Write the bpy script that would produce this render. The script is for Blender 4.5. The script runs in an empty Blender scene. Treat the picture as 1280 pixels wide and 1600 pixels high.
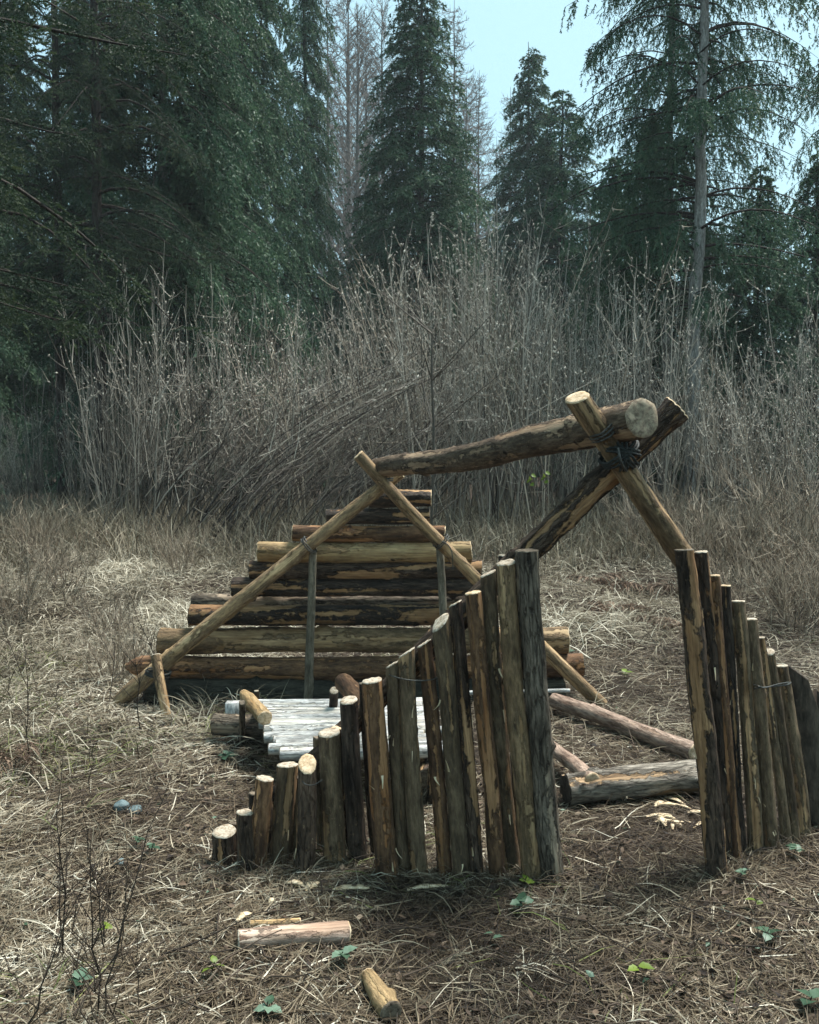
import bpy, math, random
import numpy as np
from mathutils import Vector, Quaternion, noise

# ------------------------------------------------------------------ camera, light, exposure
scn = bpy.context.scene
COL = scn.collection
F = 1400.0                       # focal length in pixels of the 1280 x 1600 photograph
PITCH = math.atan(100 / F)
CAMH = 1.5
cam = bpy.data.cameras.new('camera')
cam.sensor_fit = 'VERTICAL'
cam.sensor_height = 36
cam.sensor_width = 36
cam.lens = F / 1600 * 36
cam.clip_end = 2000
cam.clip_start = 0.05
cam_o = bpy.data.objects.new('camera', cam)
cam_o.location = (0, 0, CAMH)
cam_o.rotation_euler = (math.pi / 2 - PITCH, 0, 0)
COL.objects.link(cam_o)
scn.camera = cam_o

SUN_EL, SUN_AZ = math.radians(64), math.radians(50)      # azimuth from +Y (view direction) towards +X
w = bpy.data.worlds.new('World')
scn.world = w
w.use_nodes = True
nt = w.node_tree
bg = nt.nodes['Background']
sky = nt.nodes.new('ShaderNodeTexSky')
sky.sky_type = 'NISHITA'
sky.sun_disc = False
sky.sun_elevation = SUN_EL
sky.sun_rotation = SUN_AZ
sky.air_density = 1.0
sky.dust_density = 3.0
sky.ozone_density = 0.5
mxs = nt.nodes.new('ShaderNodeMixRGB')
mxs.blend_type = 'MULTIPLY'
mxs.inputs[0].default_value = 1
mxs.inputs[2].default_value = (.84, 1.03, .97, 1)
nt.links.new(sky.outputs[0], mxs.inputs[1])
ovc = nt.nodes.new('ShaderNodeMixRGB')       # an even pale overcast veil over the clear sky
ovc.inputs[0].default_value = .6
ovc.inputs[2].default_value = (2.9, 4.6, 5.0, 1)
nt.links.new(mxs.outputs[0], ovc.inputs[1])
nt.links.new(ovc.outputs[0], bg.inputs[0])
bg.inputs[1].default_value = 0.105
sl = bpy.data.lights.new('sun', 'SUN')
sl.energy = 4.4
sl.angle = math.radians(20)
sl.color = (1.0, 0.965, 0.92)
so = bpy.data.objects.new('sun', sl)
d = Vector((math.sin(SUN_AZ) * math.cos(SUN_EL), math.cos(SUN_AZ) * math.cos(SUN_EL), math.sin(SUN_EL)))
so.rotation_euler = d.to_track_quat('Z', 'Y').to_euler()
so.location = (3, 10, 20)
COL.objects.link(so)
vs = scn.view_settings
vs.view_transform = 'Standard'
vs.look = 'None'
vs.gamma = 1
vs.use_curve_mapping = False
vs.exposure = 1.08
scn.cycles.use_denoising = True
scn.cycles.denoising_input_passes = 'RGB_ALBEDO_NORMAL'
scn.cycles.denoising_prefilter = 'FAST'
scn.cycles.max_bounces = 5
scn.cycles.diffuse_bounces = 3
scn.cycles.transmission_bounces = 3
scn.cycles.volume_bounces = 0
scn.cycles.sample_clamp_indirect = 4

HAZE = .0008
rng = np.random.default_rng(11)
random.seed(11)
UP = np.array([0., 0., 1.])
cp, sp = math.cos(PITCH), math.sin(PITCH)


# ------------------------------------------------------------------ helpers
def W(u, v, Y):
    """point of the photograph's pixel (u, v) at distance Y in front of the camera"""
    xc, yc = (u - 640) / F, (800 - v) / F
    ry, rz = cp + yc * sp, -sp + yc * cp
    t = Y / ry
    return Vector((xc * t, Y, CAMH + rz * t))


def sstep(a, b, x):
    t = np.clip((x - a) / (b - a), 0, 1)
    return t * t * (3 - 2 * t)


def H(x, y):
    x = np.asarray(x, float)
    y = np.asarray(y, float)
    z = 0.38 * sstep(6.0, 15.0, y) + 0.9 * sstep(18, 60, y)
    z = z + 0.012 * np.sin(3.1 * x + 1.2 * y) + 0.012 * np.sin(2.3 * y - 1.7 * x + 1) + 0.008 * np.sin(7.1 * x + 2) * np.sin(6.3 * y)
    far = sstep(4.5, 7.5, y) + sstep(-0.9, -1.6, x) * sstep(3.2, 4.2, y)
    z = z + np.clip(far, 0, 1) * (0.05 * np.sin(1.9 * x + .4) * np.sin(1.4 * y + 1) + 0.03 * np.sin(4.3 * x - y) * np.sin(3.9 * y + 2))
    z = z - 0.06 * np.exp(-((x + .3) / 1.3) ** 2 - ((y - 5.36) / .3) ** 2)
    return z


def G(u, v):
    """ground point under pixel (u, v)"""
    xc, yc = (u - 640) / F, (800 - v) / F
    ry, rz = cp + yc * sp, -sp + yc * cp
    t = CAMH / -rz
    for _ in range(6):
        t = (CAMH - float(H(xc * t, ry * t))) / -rz
    return Vector((xc * t, ry * t, float(H(xc * t, ry * t))))


def mesh_of(name, V, faces, mats, midx=None, attrs=None, smooth=True):
    V = np.asarray(V, dtype=np.float32).reshape(-1, 3)
    me = bpy.data.meshes.new(name)
    me.vertices.add(len(V))
    me.vertices.foreach_set('co', V.ravel())
    faces = [np.asarray(f, dtype=np.int32) for f in faces if len(f)]
    loops = np.concatenate([f.ravel() for f in faces])
    sizes = np.concatenate([np.full(len(f), f.shape[1], np.int32) for f in faces])
    starts = np.concatenate([[0], np.cumsum(sizes)[:-1]]).astype(np.int32)
    me.loops.add(len(loops))
    me.loops.foreach_set('vertex_index', loops)
    me.polygons.add(len(sizes))
    me.polygons.foreach_set('loop_start', starts)
    if smooth:
        me.polygons.foreach_set('use_smooth', np.ones(len(sizes), bool))
    for m in (mats if isinstance(mats, (list, tuple)) else [mats]):
        me.materials.append(m)
    if midx is not None:
        me.polygons.foreach_set('material_index', np.asarray(midx, np.int32))
    for k, a in (attrs or {}).items():
        at = me.attributes.new(k, 'FLOAT', 'POINT')
        at.data.foreach_set('value', np.asarray(a, np.float32).ravel())
    me.update(calc_edges=True)
    return me


def link(name, me, parent=None, loc=None, rot=None):
    o = bpy.data.objects.new(name, me)
    COL.objects.link(o)
    if parent is not None:
        o.parent = parent
    if loc is not None:
        o.location = loc
    if rot is not None:
        o.rotation_mode = 'QUATERNION'
        o.rotation_quaternion = rot
    return o


def tag(o, label, cat, group=None, kind=None):
    if label:
        o['label'] = label
    if cat:
        o['category'] = cat
    if group:
        o['group'] = group
    if kind:
        o['kind'] = kind
    return o


def thing(name, label, cat, loc=(0, 0, 0), group=None):
    return tag(link(name, None, None, loc), label, cat, group)


def nrm(a):
    return a / np.maximum(np.linalg.norm(a, axis=-1, keepdims=True), 1e-9)


def tubes(P, R, S=3):
    """P (M,N,3) centre lines, R (M,N) radii -> vertices and quads"""
    P = np.asarray(P, float)
    M, N, _ = P.shape
    T = nrm(np.gradient(P, axis=1))
    mean = nrm(P[:, -1] - P[:, 0])
    ref = np.where((np.abs(mean[:, 2]) < .8)[:, None], UP, np.array([1., 0.1, 0]))[:, None, :]
    U = nrm(np.cross(T, ref))
    B = np.cross(T, U)
    a = np.arange(S) / S * 2 * np.pi
    V = P[:, :, None] + np.asarray(R)[:, :, None, None] * (np.cos(a)[:, None] * U[:, :, None] + np.sin(a)[:, None] * B[:, :, None])
    i = np.arange(M)[:, None, None] * N * S
    j = np.arange(N - 1)[None, :, None] * S
    k = np.arange(S)[None, None, :]
    k2 = (k + 1) % S
    q = np.stack(np.broadcast_arrays(i + j + k, i + j + k2, i + j + S + k2, i + j + S + k), -1).reshape(-1, 4)
    return V.reshape(-1, 3), q


def ribbons(P, Wd, side):
    M, N, _ = P.shape
    off = Wd[:, :, None] * side[:, None, :]
    V = np.stack([P - off, P + off], 2)
    i = np.arange(M)[:, None] * N * 2
    j = np.arange(N - 1)[None, :] * 2
    b = i + j
    q = np.stack([b, b + 1, b + 3, b + 2], -1).reshape(-1, 4)
    return V.reshape(-1, 3), q


def merge(parts):
    Vs, Fs, n = [], [], 0
    for V, f in parts:
        Vs.append(V)
        Fs.append(f + n)
        n += len(V)
    return np.concatenate(Vs), Fs


# ------------------------------------------------------------------ materials
class NT:
    def __init__(s, name):
        s.m = bpy.data.materials.new(name)
        s.m.use_nodes = True
        s.t = s.m.node_tree
        s.b = s.t.nodes['Principled BSDF']
        s.b.inputs['Specular IOR Level'].default_value = .16

    def n(s, kind, **kw):
        nd = s.t.nodes.new('ShaderNode' + kind)
        for k, v in kw.items():
            setattr(nd, k, v)
        return nd

    def L(s, a, b):
        s.t.links.new(a, b)

    def noise(s, vec, scale, detail=5, rough=.6):
        nd = s.n('TexNoise')
        nd.inputs['Scale'].default_value = scale
        nd.inputs['Detail'].default_value = detail
        nd.inputs['Roughness'].default_value = rough
        if vec:
            s.L(vec, nd.inputs['Vector'])
        return nd.outputs['Fac']

    def ramp(s, fac, stops):
        nd = s.n('ValToRGB')
        e = nd.color_ramp.elements
        e[0].position, e[0].color = stops[0][0], (*stops[0][1], 1)
        e[1].position, e[1].color = stops[-1][0], (*stops[-1][1], 1)
        for p, c in stops[1:-1]:
            x = e.new(p)
            x.color = (*c, 1)
        s.L(fac, nd.inputs[0])
        return nd.outputs[0]

    def mix(s, fac, a, b, mode='MIX'):
        nd = s.n('MixRGB', blend_type=mode)
        for k, v in ((0, fac), (1, a), (2, b)):
            if isinstance(v, (int, float)):
                nd.inputs[k].default_value = v
            elif isinstance(v, tuple):
                nd.inputs[k].default_value = (*v, 1)
            else:
                s.L(v, nd.inputs[k])
        return nd.outputs[0]

    def math(s, op, a, b):
        nd = s.n('Math', operation=op)
        for k, v in ((0, a), (1, b)):
            if isinstance(v, (int, float)):
                nd.inputs[k].default_value = v
            else:
                s.L(v, nd.inputs[k])
        return nd.outputs[0]

    def mapr(s, v, a, b, c=0., d=1.):
        nd = s.n('MapRange')
        s.L(v, nd.inputs[0])
        for k, x in zip((1, 2, 3, 4), (a, b, c, d)):
            nd.inputs[k].default_value = x
        return nd.outputs[0]

    def coord(s, scale=(1, 1, 1), per_object=True):
        tc = s.n('TexCoord').outputs['Object']
        v = tc
        if per_object:
            oi = s.n('ObjectInfo')
            mm = s.math('MULTIPLY', oi.outputs['Random'], 37.0)
            ad = s.n('VectorMath', operation='ADD')
            s.L(tc, ad.inputs[0])
            s.L(mm, ad.inputs[1])
            v = ad.outputs[0]
        mp = s.n('Mapping')
        mp.inputs['Scale'].default_value = scale
        s.L(v, mp.inputs[0])
        return mp.outputs[0]

    def attr(s, name):
        nd = s.n('Attribute', attribute_name=name)
        return nd.outputs['Fac']

    def bump(s, h, strength=.5, dist=.01):
        nd = s.n('Bump')
        nd.inputs['Strength'].default_value = strength
        nd.inputs['Distance'].default_value = dist
        s.L(h, nd.inputs['Height'])
        s.L(nd.outputs[0], s.b.inputs['Normal'])

    def out(s, col, rough=.8):
        if isinstance(col, tuple):
            s.b.inputs['Base Color'].default_value = (*col, 1)
        else:
            s.L(col, s.b.inputs['Base Color'])
        s.b.inputs['Roughness'].default_value = rough
        return s.m


def bark(name, dark, mid, peel, peel2, rough=.8, vary=.3, cr=.0):
    t = NT(name)
    v = t.coord((1, 1, .22))
    vg = t.coord((1, 1, .05))
    n1 = t.noise(v, 22, 7, .65)
    n2 = t.noise(v, 95, 5, .7)
    ng = t.noise(vg, 120, 5, .7)
    n3 = t.noise(t.coord((1, 1, .6)), 34, 6, .7)
    base = t.ramp(n1, [(.36, dark), (.62, mid)])
    base = t.mix(1, base, t.ramp(n2, [(.3, (.35, .35, .35)), (.7, (1.4, 1.4, 1.4))]), 'MULTIPLY')
    vo = t.n('TexVoronoi', feature='DISTANCE_TO_EDGE')
    vo.inputs['Scale'].default_value = 62
    t.L(t.coord((1, 1, .14)), vo.inputs['Vector'])
    crack = t.mapr(t.math('ADD', vo.outputs['Distance'], t.math('MULTIPLY', t.math('SUBTRACT', n2, .5), .25)), .0, .09)
    base = t.mix(t.math('MULTIPLY', t.math('SUBTRACT', 1.0, crack), cr), base, t.mix(1, base, (.3, .28, .26), 'MULTIPLY'))
    fl = t.mapr(t.noise(t.coord((1, 1, .5)), 75, 6, .75), .60, .66)
    base = t.mix(t.math('MULTIPLY', fl, .75), base, t.mix(.45, mid, peel))
    pl = t.ramp(t.noise(t.coord((1, 1, .35)), 9, 5), [(.35, peel2), (.62, peel)])
    pl = t.mix(1, pl, t.ramp(ng, [(.32, (.42, .4, .38)), (.66, (1.25, 1.25, 1.25))]), 'MULTIPLY')
    pm = t.mapr(t.math('ADD', t.attr('peel'), t.math('MULTIPLY', t.math('SUBTRACT', n3, .5), 1.0)), .47, .53)
    col = t.mix(pm, base, pl)
    kn = t.math('ADD', t.attr('knot'), t.math('MULTIPLY', t.math('SUBTRACT', n2, .5), .3))
    col = t.mix(t.mapr(kn, .25, .5), col, (.03, .019, .012))
    col = t.mix(t.mapr(kn, .72, .84), col, t.mix(.5, peel, (.35, .26, .16)))
    st = t.mapr(t.noise(t.coord((1, 1, .8)), 5.5, 4), .56, .72)       # damp stains
    col = t.mix(t.math('MULTIPLY', st, .6), col, t.mix(1, col, (.3, .28, .27), 'MULTIPLY'))
    oi = t.n('ObjectInfo').outputs['Random']
    k = t.mapr(oi, 0, 1, 1 - vary, 1 + vary)
    col = t.mix(1, col, k, 'MULTIPLY')
    h = t.math('ADD', t.math('ADD', t.math('MULTIPLY', n1, .9), t.math('MULTIPLY', n2, .6)), t.math('MULTIPLY', crack, cr))
    h = t.math('MULTIPLY', h, t.mapr(pm, 0, 1, 1, .3))
    h = t.math('SUBTRACT', h, t.math('MULTIPLY', pm, .25))
    t.bump(h, 1.0, .014)
    return t.out(col, rough)


def endgrain(name, c1, c2, dirt):
    t = NT(name)
    v = t.coord((1, 1, 1), False)
    sx = t.n('SeparateXYZ')
    t.L(v, sx.inputs[0])
    r = t.math('POWER', t.math('ADD', t.math('MULTIPLY', sx.outputs[0], sx.outputs[0]), t.math('MULTIPLY', sx.outputs[1], sx.outputs[1])), .5)
    nz = t.noise(t.coord(), 40, 4)
    rr = t.math('ADD', t.math('MULTIPLY', r, 2100), t.math('MULTIPLY', nz, 14))
    rings = t.mapr(t.math('SINE', rr, 0), -1, 1)
    col = t.mix(t.math('MULTIPLY', rings, .6), c1, c2)
    at = t.math('ARCTAN2', sx.outputs[1], sx.outputs[0])
    cmb = t.n('CombineXYZ')
    t.L(t.math('MULTIPLY', at, 2.2), cmb.inputs[0])
    t.L(t.math('MULTIPLY', r, 6.0), cmb.inputs[1])
    oi2 = t.n('ObjectInfo')
    t.L(t.math('MULTIPLY', oi2.outputs['Random'], 50), cmb.inputs[2])
    rad = t.mapr(t.noise(cmb.outputs[0], 3.5, 3, .6), .60, .66)
    col = t.mix(t.math('MULTIPLY', rad, .7), col, (.09, .06, .035))
    n2 = t.noise(t.coord(), 60, 6, .7)
    col = t.mix(t.mapr(n2, .42, .62), col, dirt)
    col = t.mix(t.math('MULTIPLY', t.mapr(t.noise(t.coord((1, 6, 1)), 70, 3), .6, .7), .6), col, (.1, .07, .045))
    t.bump(t.math('ADD', n2, t.math('MULTIPLY', rings, .3)), .5, .004)
    return t.out(col, .8)


def tint_mat(name, stops, rough=.8, trans=0., noise_scale=0):
    t = NT(name)
    col = t.ramp(t.attr('tint'), stops)
    m = t.out(col, rough)
    t.b.inputs['Specular IOR Level'].default_value = .2
    if trans:
        tr = t.n('BsdfTranslucent')
        t.L(col, tr.inputs[0])
        mx = t.n('MixShader')
        mx.inputs[0].default_value = trans
        t.L(t.b.outputs[0], mx.inputs[1])
        t.L(tr.outputs[0], mx.inputs[2])
        t.L(mx.outputs[0], t.t.nodes['Material Output'].inputs[0])
    return m


PALE = (.46, .34, .2)
M = {}
M['dark'] = bark('dark_bark', (.024, .017, .012), (.125, .086, .06), (.42, .26, .135), (.23, .12, .055), cr=.5)
M['black'] = bark('wet_black_bark', (.016, .012, .009), (.085, .062, .046), (.40, .245, .12), (.2, .105, .048), .65, cr=.45)
M['brown'] = bark('brown_bark', (.055, .031, .019), (.2, .113, .06), (.42, .24, .12), (.24, .11, .045))
M['olive'] = bark('olive_bark', (.058, .04, .025), (.19, .137, .083), (.40, .26, .14), (.22, .13, .065))
M['tan'] = bark('peeled_tan_wood', (.12, .082, .047), (.31, .207, .112), (.48, .34, .19), (.28, .17, .082), .7)
M['yellow'] = bark('peeled_yellow_wood', (.2, .135, .065), (.42, .29, .15), (.52, .38, .2), (.32, .2, .09), .7)
M['grey'] = bark('grey_bark', (.05, .04, .03), (.17, .14, .105), (.29, .23, .165), (.15, .11, .075), cr=.6)
M['ridge'] = bark('ridge_bark', (.045, .031, .021), (.2, .145, .098), (.44, .32, .21), (.25, .165, .1), cr=.2)
M['flaky'] = bark('pale_flaking_bark', (.06, .05, .04), (.34, .305, .25), (.40, .28, .165), (.22, .14, .08), cr=.35)
M['upright'] = bark('greyish_peeled_pole', (.13, .115, .083), (.28, .245, .18), (.34, .3, .22), (.2, .18, .13))
M['green'] = bark('damp_green_wood', (.026, .026, .019), (.082, .078, .058), (.12, .105, .075), (.06, .055, .04))
M['white'] = bark('weathered_sheen_wood', (.33, .33, .31), (.6, .6, .57), (.66, .64, .58), (.38, .36, .31), .55, .1)  # weathered pale grey wood with the sky's white sheen put into its colour
M['rose'] = bark('rosy_pine_wood', (.16, .1, .07), (.42, .31, .24), (.52, .41, .32), (.3, .2, .14))
M['plank'] = bark('dark_plank_wood', (.028, .022, .016), (.085, .067, .05), (.12, .09, .065), (.07, .055, .04))
M['cut'] = endgrain('fresh_cut_wood', (.66, .54, .38), (.5, .36, .21), (.36, .25, .14))
M['cutw'] = endgrain('bleached_cut_wood', (.52, .47, .38), (.36, .3, .21), (.2, .15, .1))
M['cutg'] = endgrain('weathered_cut_wood', (.2, .165, .12), (.11, .085, .06), (.04, .03, .022))
M['cutb'] = endgrain('brown_cut_wood', (.40, .33, .235), (.25, .195, .135), (.15, .115, .08))
M['cutd'] = endgrain('wet_cut_wood', (.05, .042, .034), (.03, .024, .018), (.014, .011, .009))
M['tree_bark'] = bark('spruce_bark', (.09, .085, .075), (.28, .265, .24), (.2, .17, .14), (.12, .1, .08), .85, .2)
M['pale_trunk'] = bark('pale_lichen_bark', (.17, .163, .148), (.42, .41, .38), (.36, .34, .3), (.2, .185, .16), .85, .1)
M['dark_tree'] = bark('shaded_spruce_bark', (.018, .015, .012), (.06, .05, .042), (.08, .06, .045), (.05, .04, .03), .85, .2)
t = NT('black_lashing_rope')
t.bump(t.noise(t.coord(), 220, 3), .6, .004)
M['rope'] = t.out(t.ramp(t.noise(t.coord(), 60, 3), [(.3, (.01, .011, .01)), (.7, (.04, .045, .042))]), .55)
t = NT('dull_wire')
M['wire'] = t.out(t.ramp(t.noise(t.coord(), 80, 3), [(.3, (.03, .03, .028)), (.7, (.1, .1, .09))]), .5)
t.b.inputs['Metallic'].default_value = .5
t = NT('blue_grey_stone')
t.bump(t.noise(t.coord(), 60, 5), .4, .01)
M['stone'] = t.out(t.ramp(t.noise(t.coord(), 30, 5), [(.3, (.07, .105, .11)), (.7, (.15, .195, .2))]), .7)
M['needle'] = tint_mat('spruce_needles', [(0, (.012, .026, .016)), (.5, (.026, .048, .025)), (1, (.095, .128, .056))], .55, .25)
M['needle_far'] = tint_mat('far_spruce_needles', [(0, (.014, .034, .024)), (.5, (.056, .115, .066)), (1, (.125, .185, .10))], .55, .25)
M['twig'] = tint_mat('bare_twigs', [(0, (.032, .026, .020)), (.43, (.185, .162, .13)), (1, (.60, .555, .47))], .75)
M['tan_twig'] = tint_mat('dry_tan_twigs', [(0, (.042, .033, .024)), (.45, (.17, .13, .09)), (1, (.5, .43, .33))], .75)
M['larch'] = tint_mat('larch_twigs', [(0, (.09, .082, .075)), (1, (.24, .215, .195))], .8)
M['catkin'] = tint_mat('catkins', [(0, (.24, .225, .185)), (1, (.52, .49, .42))], .8)
M['weed'] = tint_mat('dead_weed_stalk', [(0, (.02, .015, .011)), (1, (.075, .055, .04))], .8)
M['straw'] = tint_mat('dry_straw', [(0, (.018, .013, .009)), (.3, (.06, .043, .027)), (.58, (.135, .102, .063)), (.8, (.29, .245, .17)), (1, (.60, .56, .45))], .65, .1)
M['meadow'] = tint_mat('bleached_meadow_grass', [(0, (.032, .026, .017)), (.3, (.10, .08, .052)), (.65, (.255, .228, .163)), (1, (.58, .54, .43))], .7, .12)
M['green_grass'] = tint_mat('thin_green_grass', [(0, (.05, .07, .02)), (.6, (.12, .15, .045)), (1, (.25, .26, .1))], .6, .2)
M['leaf_litter'] = tint_mat('dead_leaves', [(0, (.018, .013, .010)), (.4, (.055, .038, .027)), (.75, (.12, .085, .058)), (1, (.27, .21, .15))], .75, .1)
M['bramble'] = tint_mat('bramble_leaves', [(0, (.018, .042, .024)), (.5, (.05, .095, .055)), (1, (.15, .22, .16))], .45, .15)
M['lime'] = tint_mat('yellow_green_leaves', [(0, (.06, .1, .015)), (1, (.16, .22, .03))], .45, .2)
M['fern'] = tint_mat('dead_bracken', [(0, (.035, .024, .017)), (.5, (.105, .068, .046)), (1, (.25, .18, .125))], .8, .1)
t = NT('wood_chip_face')
M['chip'] = t.out(t.ramp(t.noise(t.coord((1, 1, .2)), 60, 4), [(.3, (.4, .29, .16)), (.7, (.74, .62, .44))]), .75)

# ------------------------------------------------------------------ ground
t = NT('forest_soil')
v = t.coord((1, 1, 1), False)
c = t.ramp(t.noise(v, 3.2, 8, .7), [(.3, (.02, .016, .012)), (.5, (.048, .034, .024)), (.7, (.09, .066, .045))])
c = t.mix(1, c, t.ramp(t.noise(v, 60, 5, .7), [(.3, (.5, .5, .5)), (.7, (1.3, 1.3, 1.3))]), 'MULTIPLY')
t.bump(t.noise(v, 45, 6, .7), 1, .03)
M['soil'] = t.out(c, .95)
xs = np.concatenate([[-500, -200, -90, -45, -25, -15], np.arange(-9, 9.01, .09), [15, 25, 45, 90, 200, 500]])
ys = np.concatenate([[-300, -90, -25, -8, -3, 0], np.arange(1, 18, .09), np.arange(18, 62, 2), [90, 200, 800]])
gx, gy = np.meshgrid(xs, ys)
V = np.stack([gx, gy, H(gx, gy)], -1).reshape(-1, 3)
nx, ny = len(xs), len(ys)
i = (np.arange(ny - 1)[:, None] * nx + np.arange(nx - 1)[None, :]).ravel()
o = link('ground', mesh_of('ground', V, [np.stack([i, i + 1, i + nx + 1, i + nx], -1)], M['soil']))
o['kind'] = 'structure'


# ------------------------------------------------------------------ logs
def log_mesh(name, L, ra, rb, mat, seed, bend=.01, S=16, tA=(0, 0), tB=(0, 0), knots=4, peel=.35, rough=1.0, closeA=True, closeB=True,
             hewA=0., hewB=0., step=.022, pdepth=.05):
    r_ = random.Random(seed)
    n = max(8, int(L / step))
    s = np.linspace(0, 1, n)
    a = np.arange(S) / S * 2 * np.pi
    ph = r_.uniform(0, 6.28)
    bx = bend * L * np.sin(np.pi * s) * math.cos(ph) + .25 * bend * L * np.sin(2.7 * np.pi * s + ph) * np.sin(np.pi * s)
    by = bend * L * np.sin(np.pi * s) * math.sin(ph) + .25 * bend * L * np.sin(3.3 * np.pi * s + 2 * ph) * np.sin(np.pi * s)
    R = ra + (rb - ra) * s
    if hewA:
        R = R * (1 - hewA * np.clip(1 - s * L / .1, 0, 1) ** 1.5)
    if hewB:
        R = R * (1 - hewB * np.clip(1 - (1 - s) * L / .1, 0, 1) ** 1.5)
    rm = (ra + rb) / 2
    D = np.zeros((n, S))
    PL = np.zeros((n, S))
    KN = np.zeros((n, S))
    o3 = Vector((seed * 3.17 % 91, seed * 7.31 % 83, seed * 1.93 % 71))
    ca, sa = np.cos(a), np.sin(a)
    thr = -.06 + np.interp(peel, [0, .25, .5, .75, 1], [-.6, -.18, .0, .18, .6])
    for q in range(n):
        z = s[q] * L
        for k in range(S):
            p = Vector((ca[k], sa[k], z * 5)) + o3
            PL[q, k] = .5 + noise.noise(Vector((ca[k] * 1.9, sa[k] * 1.9, z * 2.4)) + o3 * 1.7) * .62 + noise.noise(Vector((ca[k] * .8, sa[k] * .8, z * 1.5)) + o3 * 2.3) * .45 + thr
            D[q, k] = .09 * noise.noise(p * .8) + .06 * noise.noise(Vector((ca[k] * 2.4, sa[k] * 2.4, z * 18)) + o3)
    D *= rough
    D -= pdepth * np.clip((PL - .47) / .07, 0, 1)
    for _ in range(knots):
        kz, ka, kr = r_.uniform(.05, .95) * L, r_.uniform(0, 6.28), rm * r_.uniform(.18, .34)
        dz = (s * L - kz)[:, None]
        da = (np.mod(a - ka + np.pi, 2 * np.pi) - np.pi)[None, :] * rm
        g = np.exp(-(dz ** 2 + da ** 2) / kr ** 2)
        D += g * r_.uniform(.12, .5)
        KN = np.maximum(KN, np.exp(-(dz ** 2 + da ** 2) / (kr * .6) ** 2))
    RR = R[:, None] * (1 + D)
    X = bx[:, None] + RR * ca
    Y = by[:, None] + RR * sa
    Z = np.repeat((s * L)[:, None], S, 1)
    oa, ob = (X[0] - bx[0]), (Y[0] - by[0])

    def tilt(t_, x, y):
        return -math.tan(t_[0]) * (x * math.cos(t_[1]) + y * math.sin(t_[1]))
    wA = np.clip(1 - s * L / .05, 0, 1)[:, None] ** 1
    wB = np.clip(1 - (1 - s) * L / .05, 0, 1)[:, None] ** 1
    Z = Z + wA * tilt(tA, X - bx[:, None], Y - by[:, None]) + wB * tilt(tB, X - bx[:, None], Y - by[:, None])
    jag = np.array([r_.uniform(-1, 1) for _ in range(S)]) * rm * .05
    Z[-1] += jag
    Z[0] += jag[::-1]
    V = np.stack([X, Y, Z], -1).reshape(-1, 3)
    q_ = np.arange(n - 1)[:, None] * S
    k = np.arange(S)[None, :]
    k2 = (k + 1) % S
    quads = np.stack([q_ + k, q_ + k2, q_ + S + k2, q_ + S + k], -1).reshape(-1, 4)
    caps = []
    if closeA:
        caps.append(np.arange(S)[::-1][None])
    if closeB:
        caps.append(((n - 1) * S + np.arange(S))[None])
    me = mesh_of(name, V, [quads] + caps, mat, attrs={'peel': PL.ravel(), 'knot': KN.ravel()})
    ends = (np.stack([X[0], Y[0], Z[0]], -1), np.array([bx[0], by[0], 0.]), np.stack([X[-1], Y[-1], Z[-1]], -1), np.array([bx[-1], by[-1], L]))
    return me, ends


def cap_mesh(ring, cen, sgn, mat, seed):
    rr = random.Random(seed)
    S = len(ring)
    base = ring - cen
    c0 = base.mean(0)
    rad = float(np.linalg.norm(base[:, :2], axis=1).mean())
    lay = []
    for f, up in ((1.0, -.001), (.975, .0035), (.68, .004), (.36, .0035), (.1, .004)):
        p = c0 + (base - c0) * f
        p = p.copy()
        p[:, 2] += sgn * (up + (np.array([rr.uniform(-1, 1) for _ in range(S)]) * .03 * rad if f < .9 else 0))
        lay.append(p)
    V = np.concatenate(lay)
    fs = []
    for l in range(4):
        k = np.arange(S)
        k2 = (k + 1) % S
        q = np.stack([l * S + k, l * S + k2, (l + 1) * S + k2, (l + 1) * S + k], -1)
        fs.append(q if sgn > 0 else q[:, ::-1])
    last = (4 * S + np.arange(S))[None]
    fs.append(last if sgn > 0 else last[:, ::-1])
    return mesh_of('cut_end', V, fs, mat, smooth=False)


_seed = [100]


def log(name, A, B, ra, rb=None, mat='dark', parent=None, cutA=None, cutB=None, label=None, **kw):
    """a log from A to B (world points); cutA / cutB: material of a visible sawn end"""
    _seed[0] += 1
    sd = _seed[0]
    rb = ra if rb is None else rb
    A, B = Vector(A), Vector(B)
    dv = B - A
    L = dv.length
    q = Vector((0, 0, 1)).rotation_difference(dv.normalized())
    me, e = log_mesh(name, L, ra, rb, M[mat], sd, closeA=not cutA, closeB=not cutB, **kw)
    base = parent.location if parent else Vector((0, 0, 0))
    o = link(name, me, parent, A - base, q)
    if label:
        o['label'] = label
    if cutA:
        link('cut_end', cap_mesh(e[0], e[1], -1, M[cutA], sd), o, Vector(e[1]))
    if cutB:
        link('cut_end', cap_mesh(e[2], e[3], 1, M[cutB], sd + 1), o, Vector(e[3]))
    return o


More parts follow.
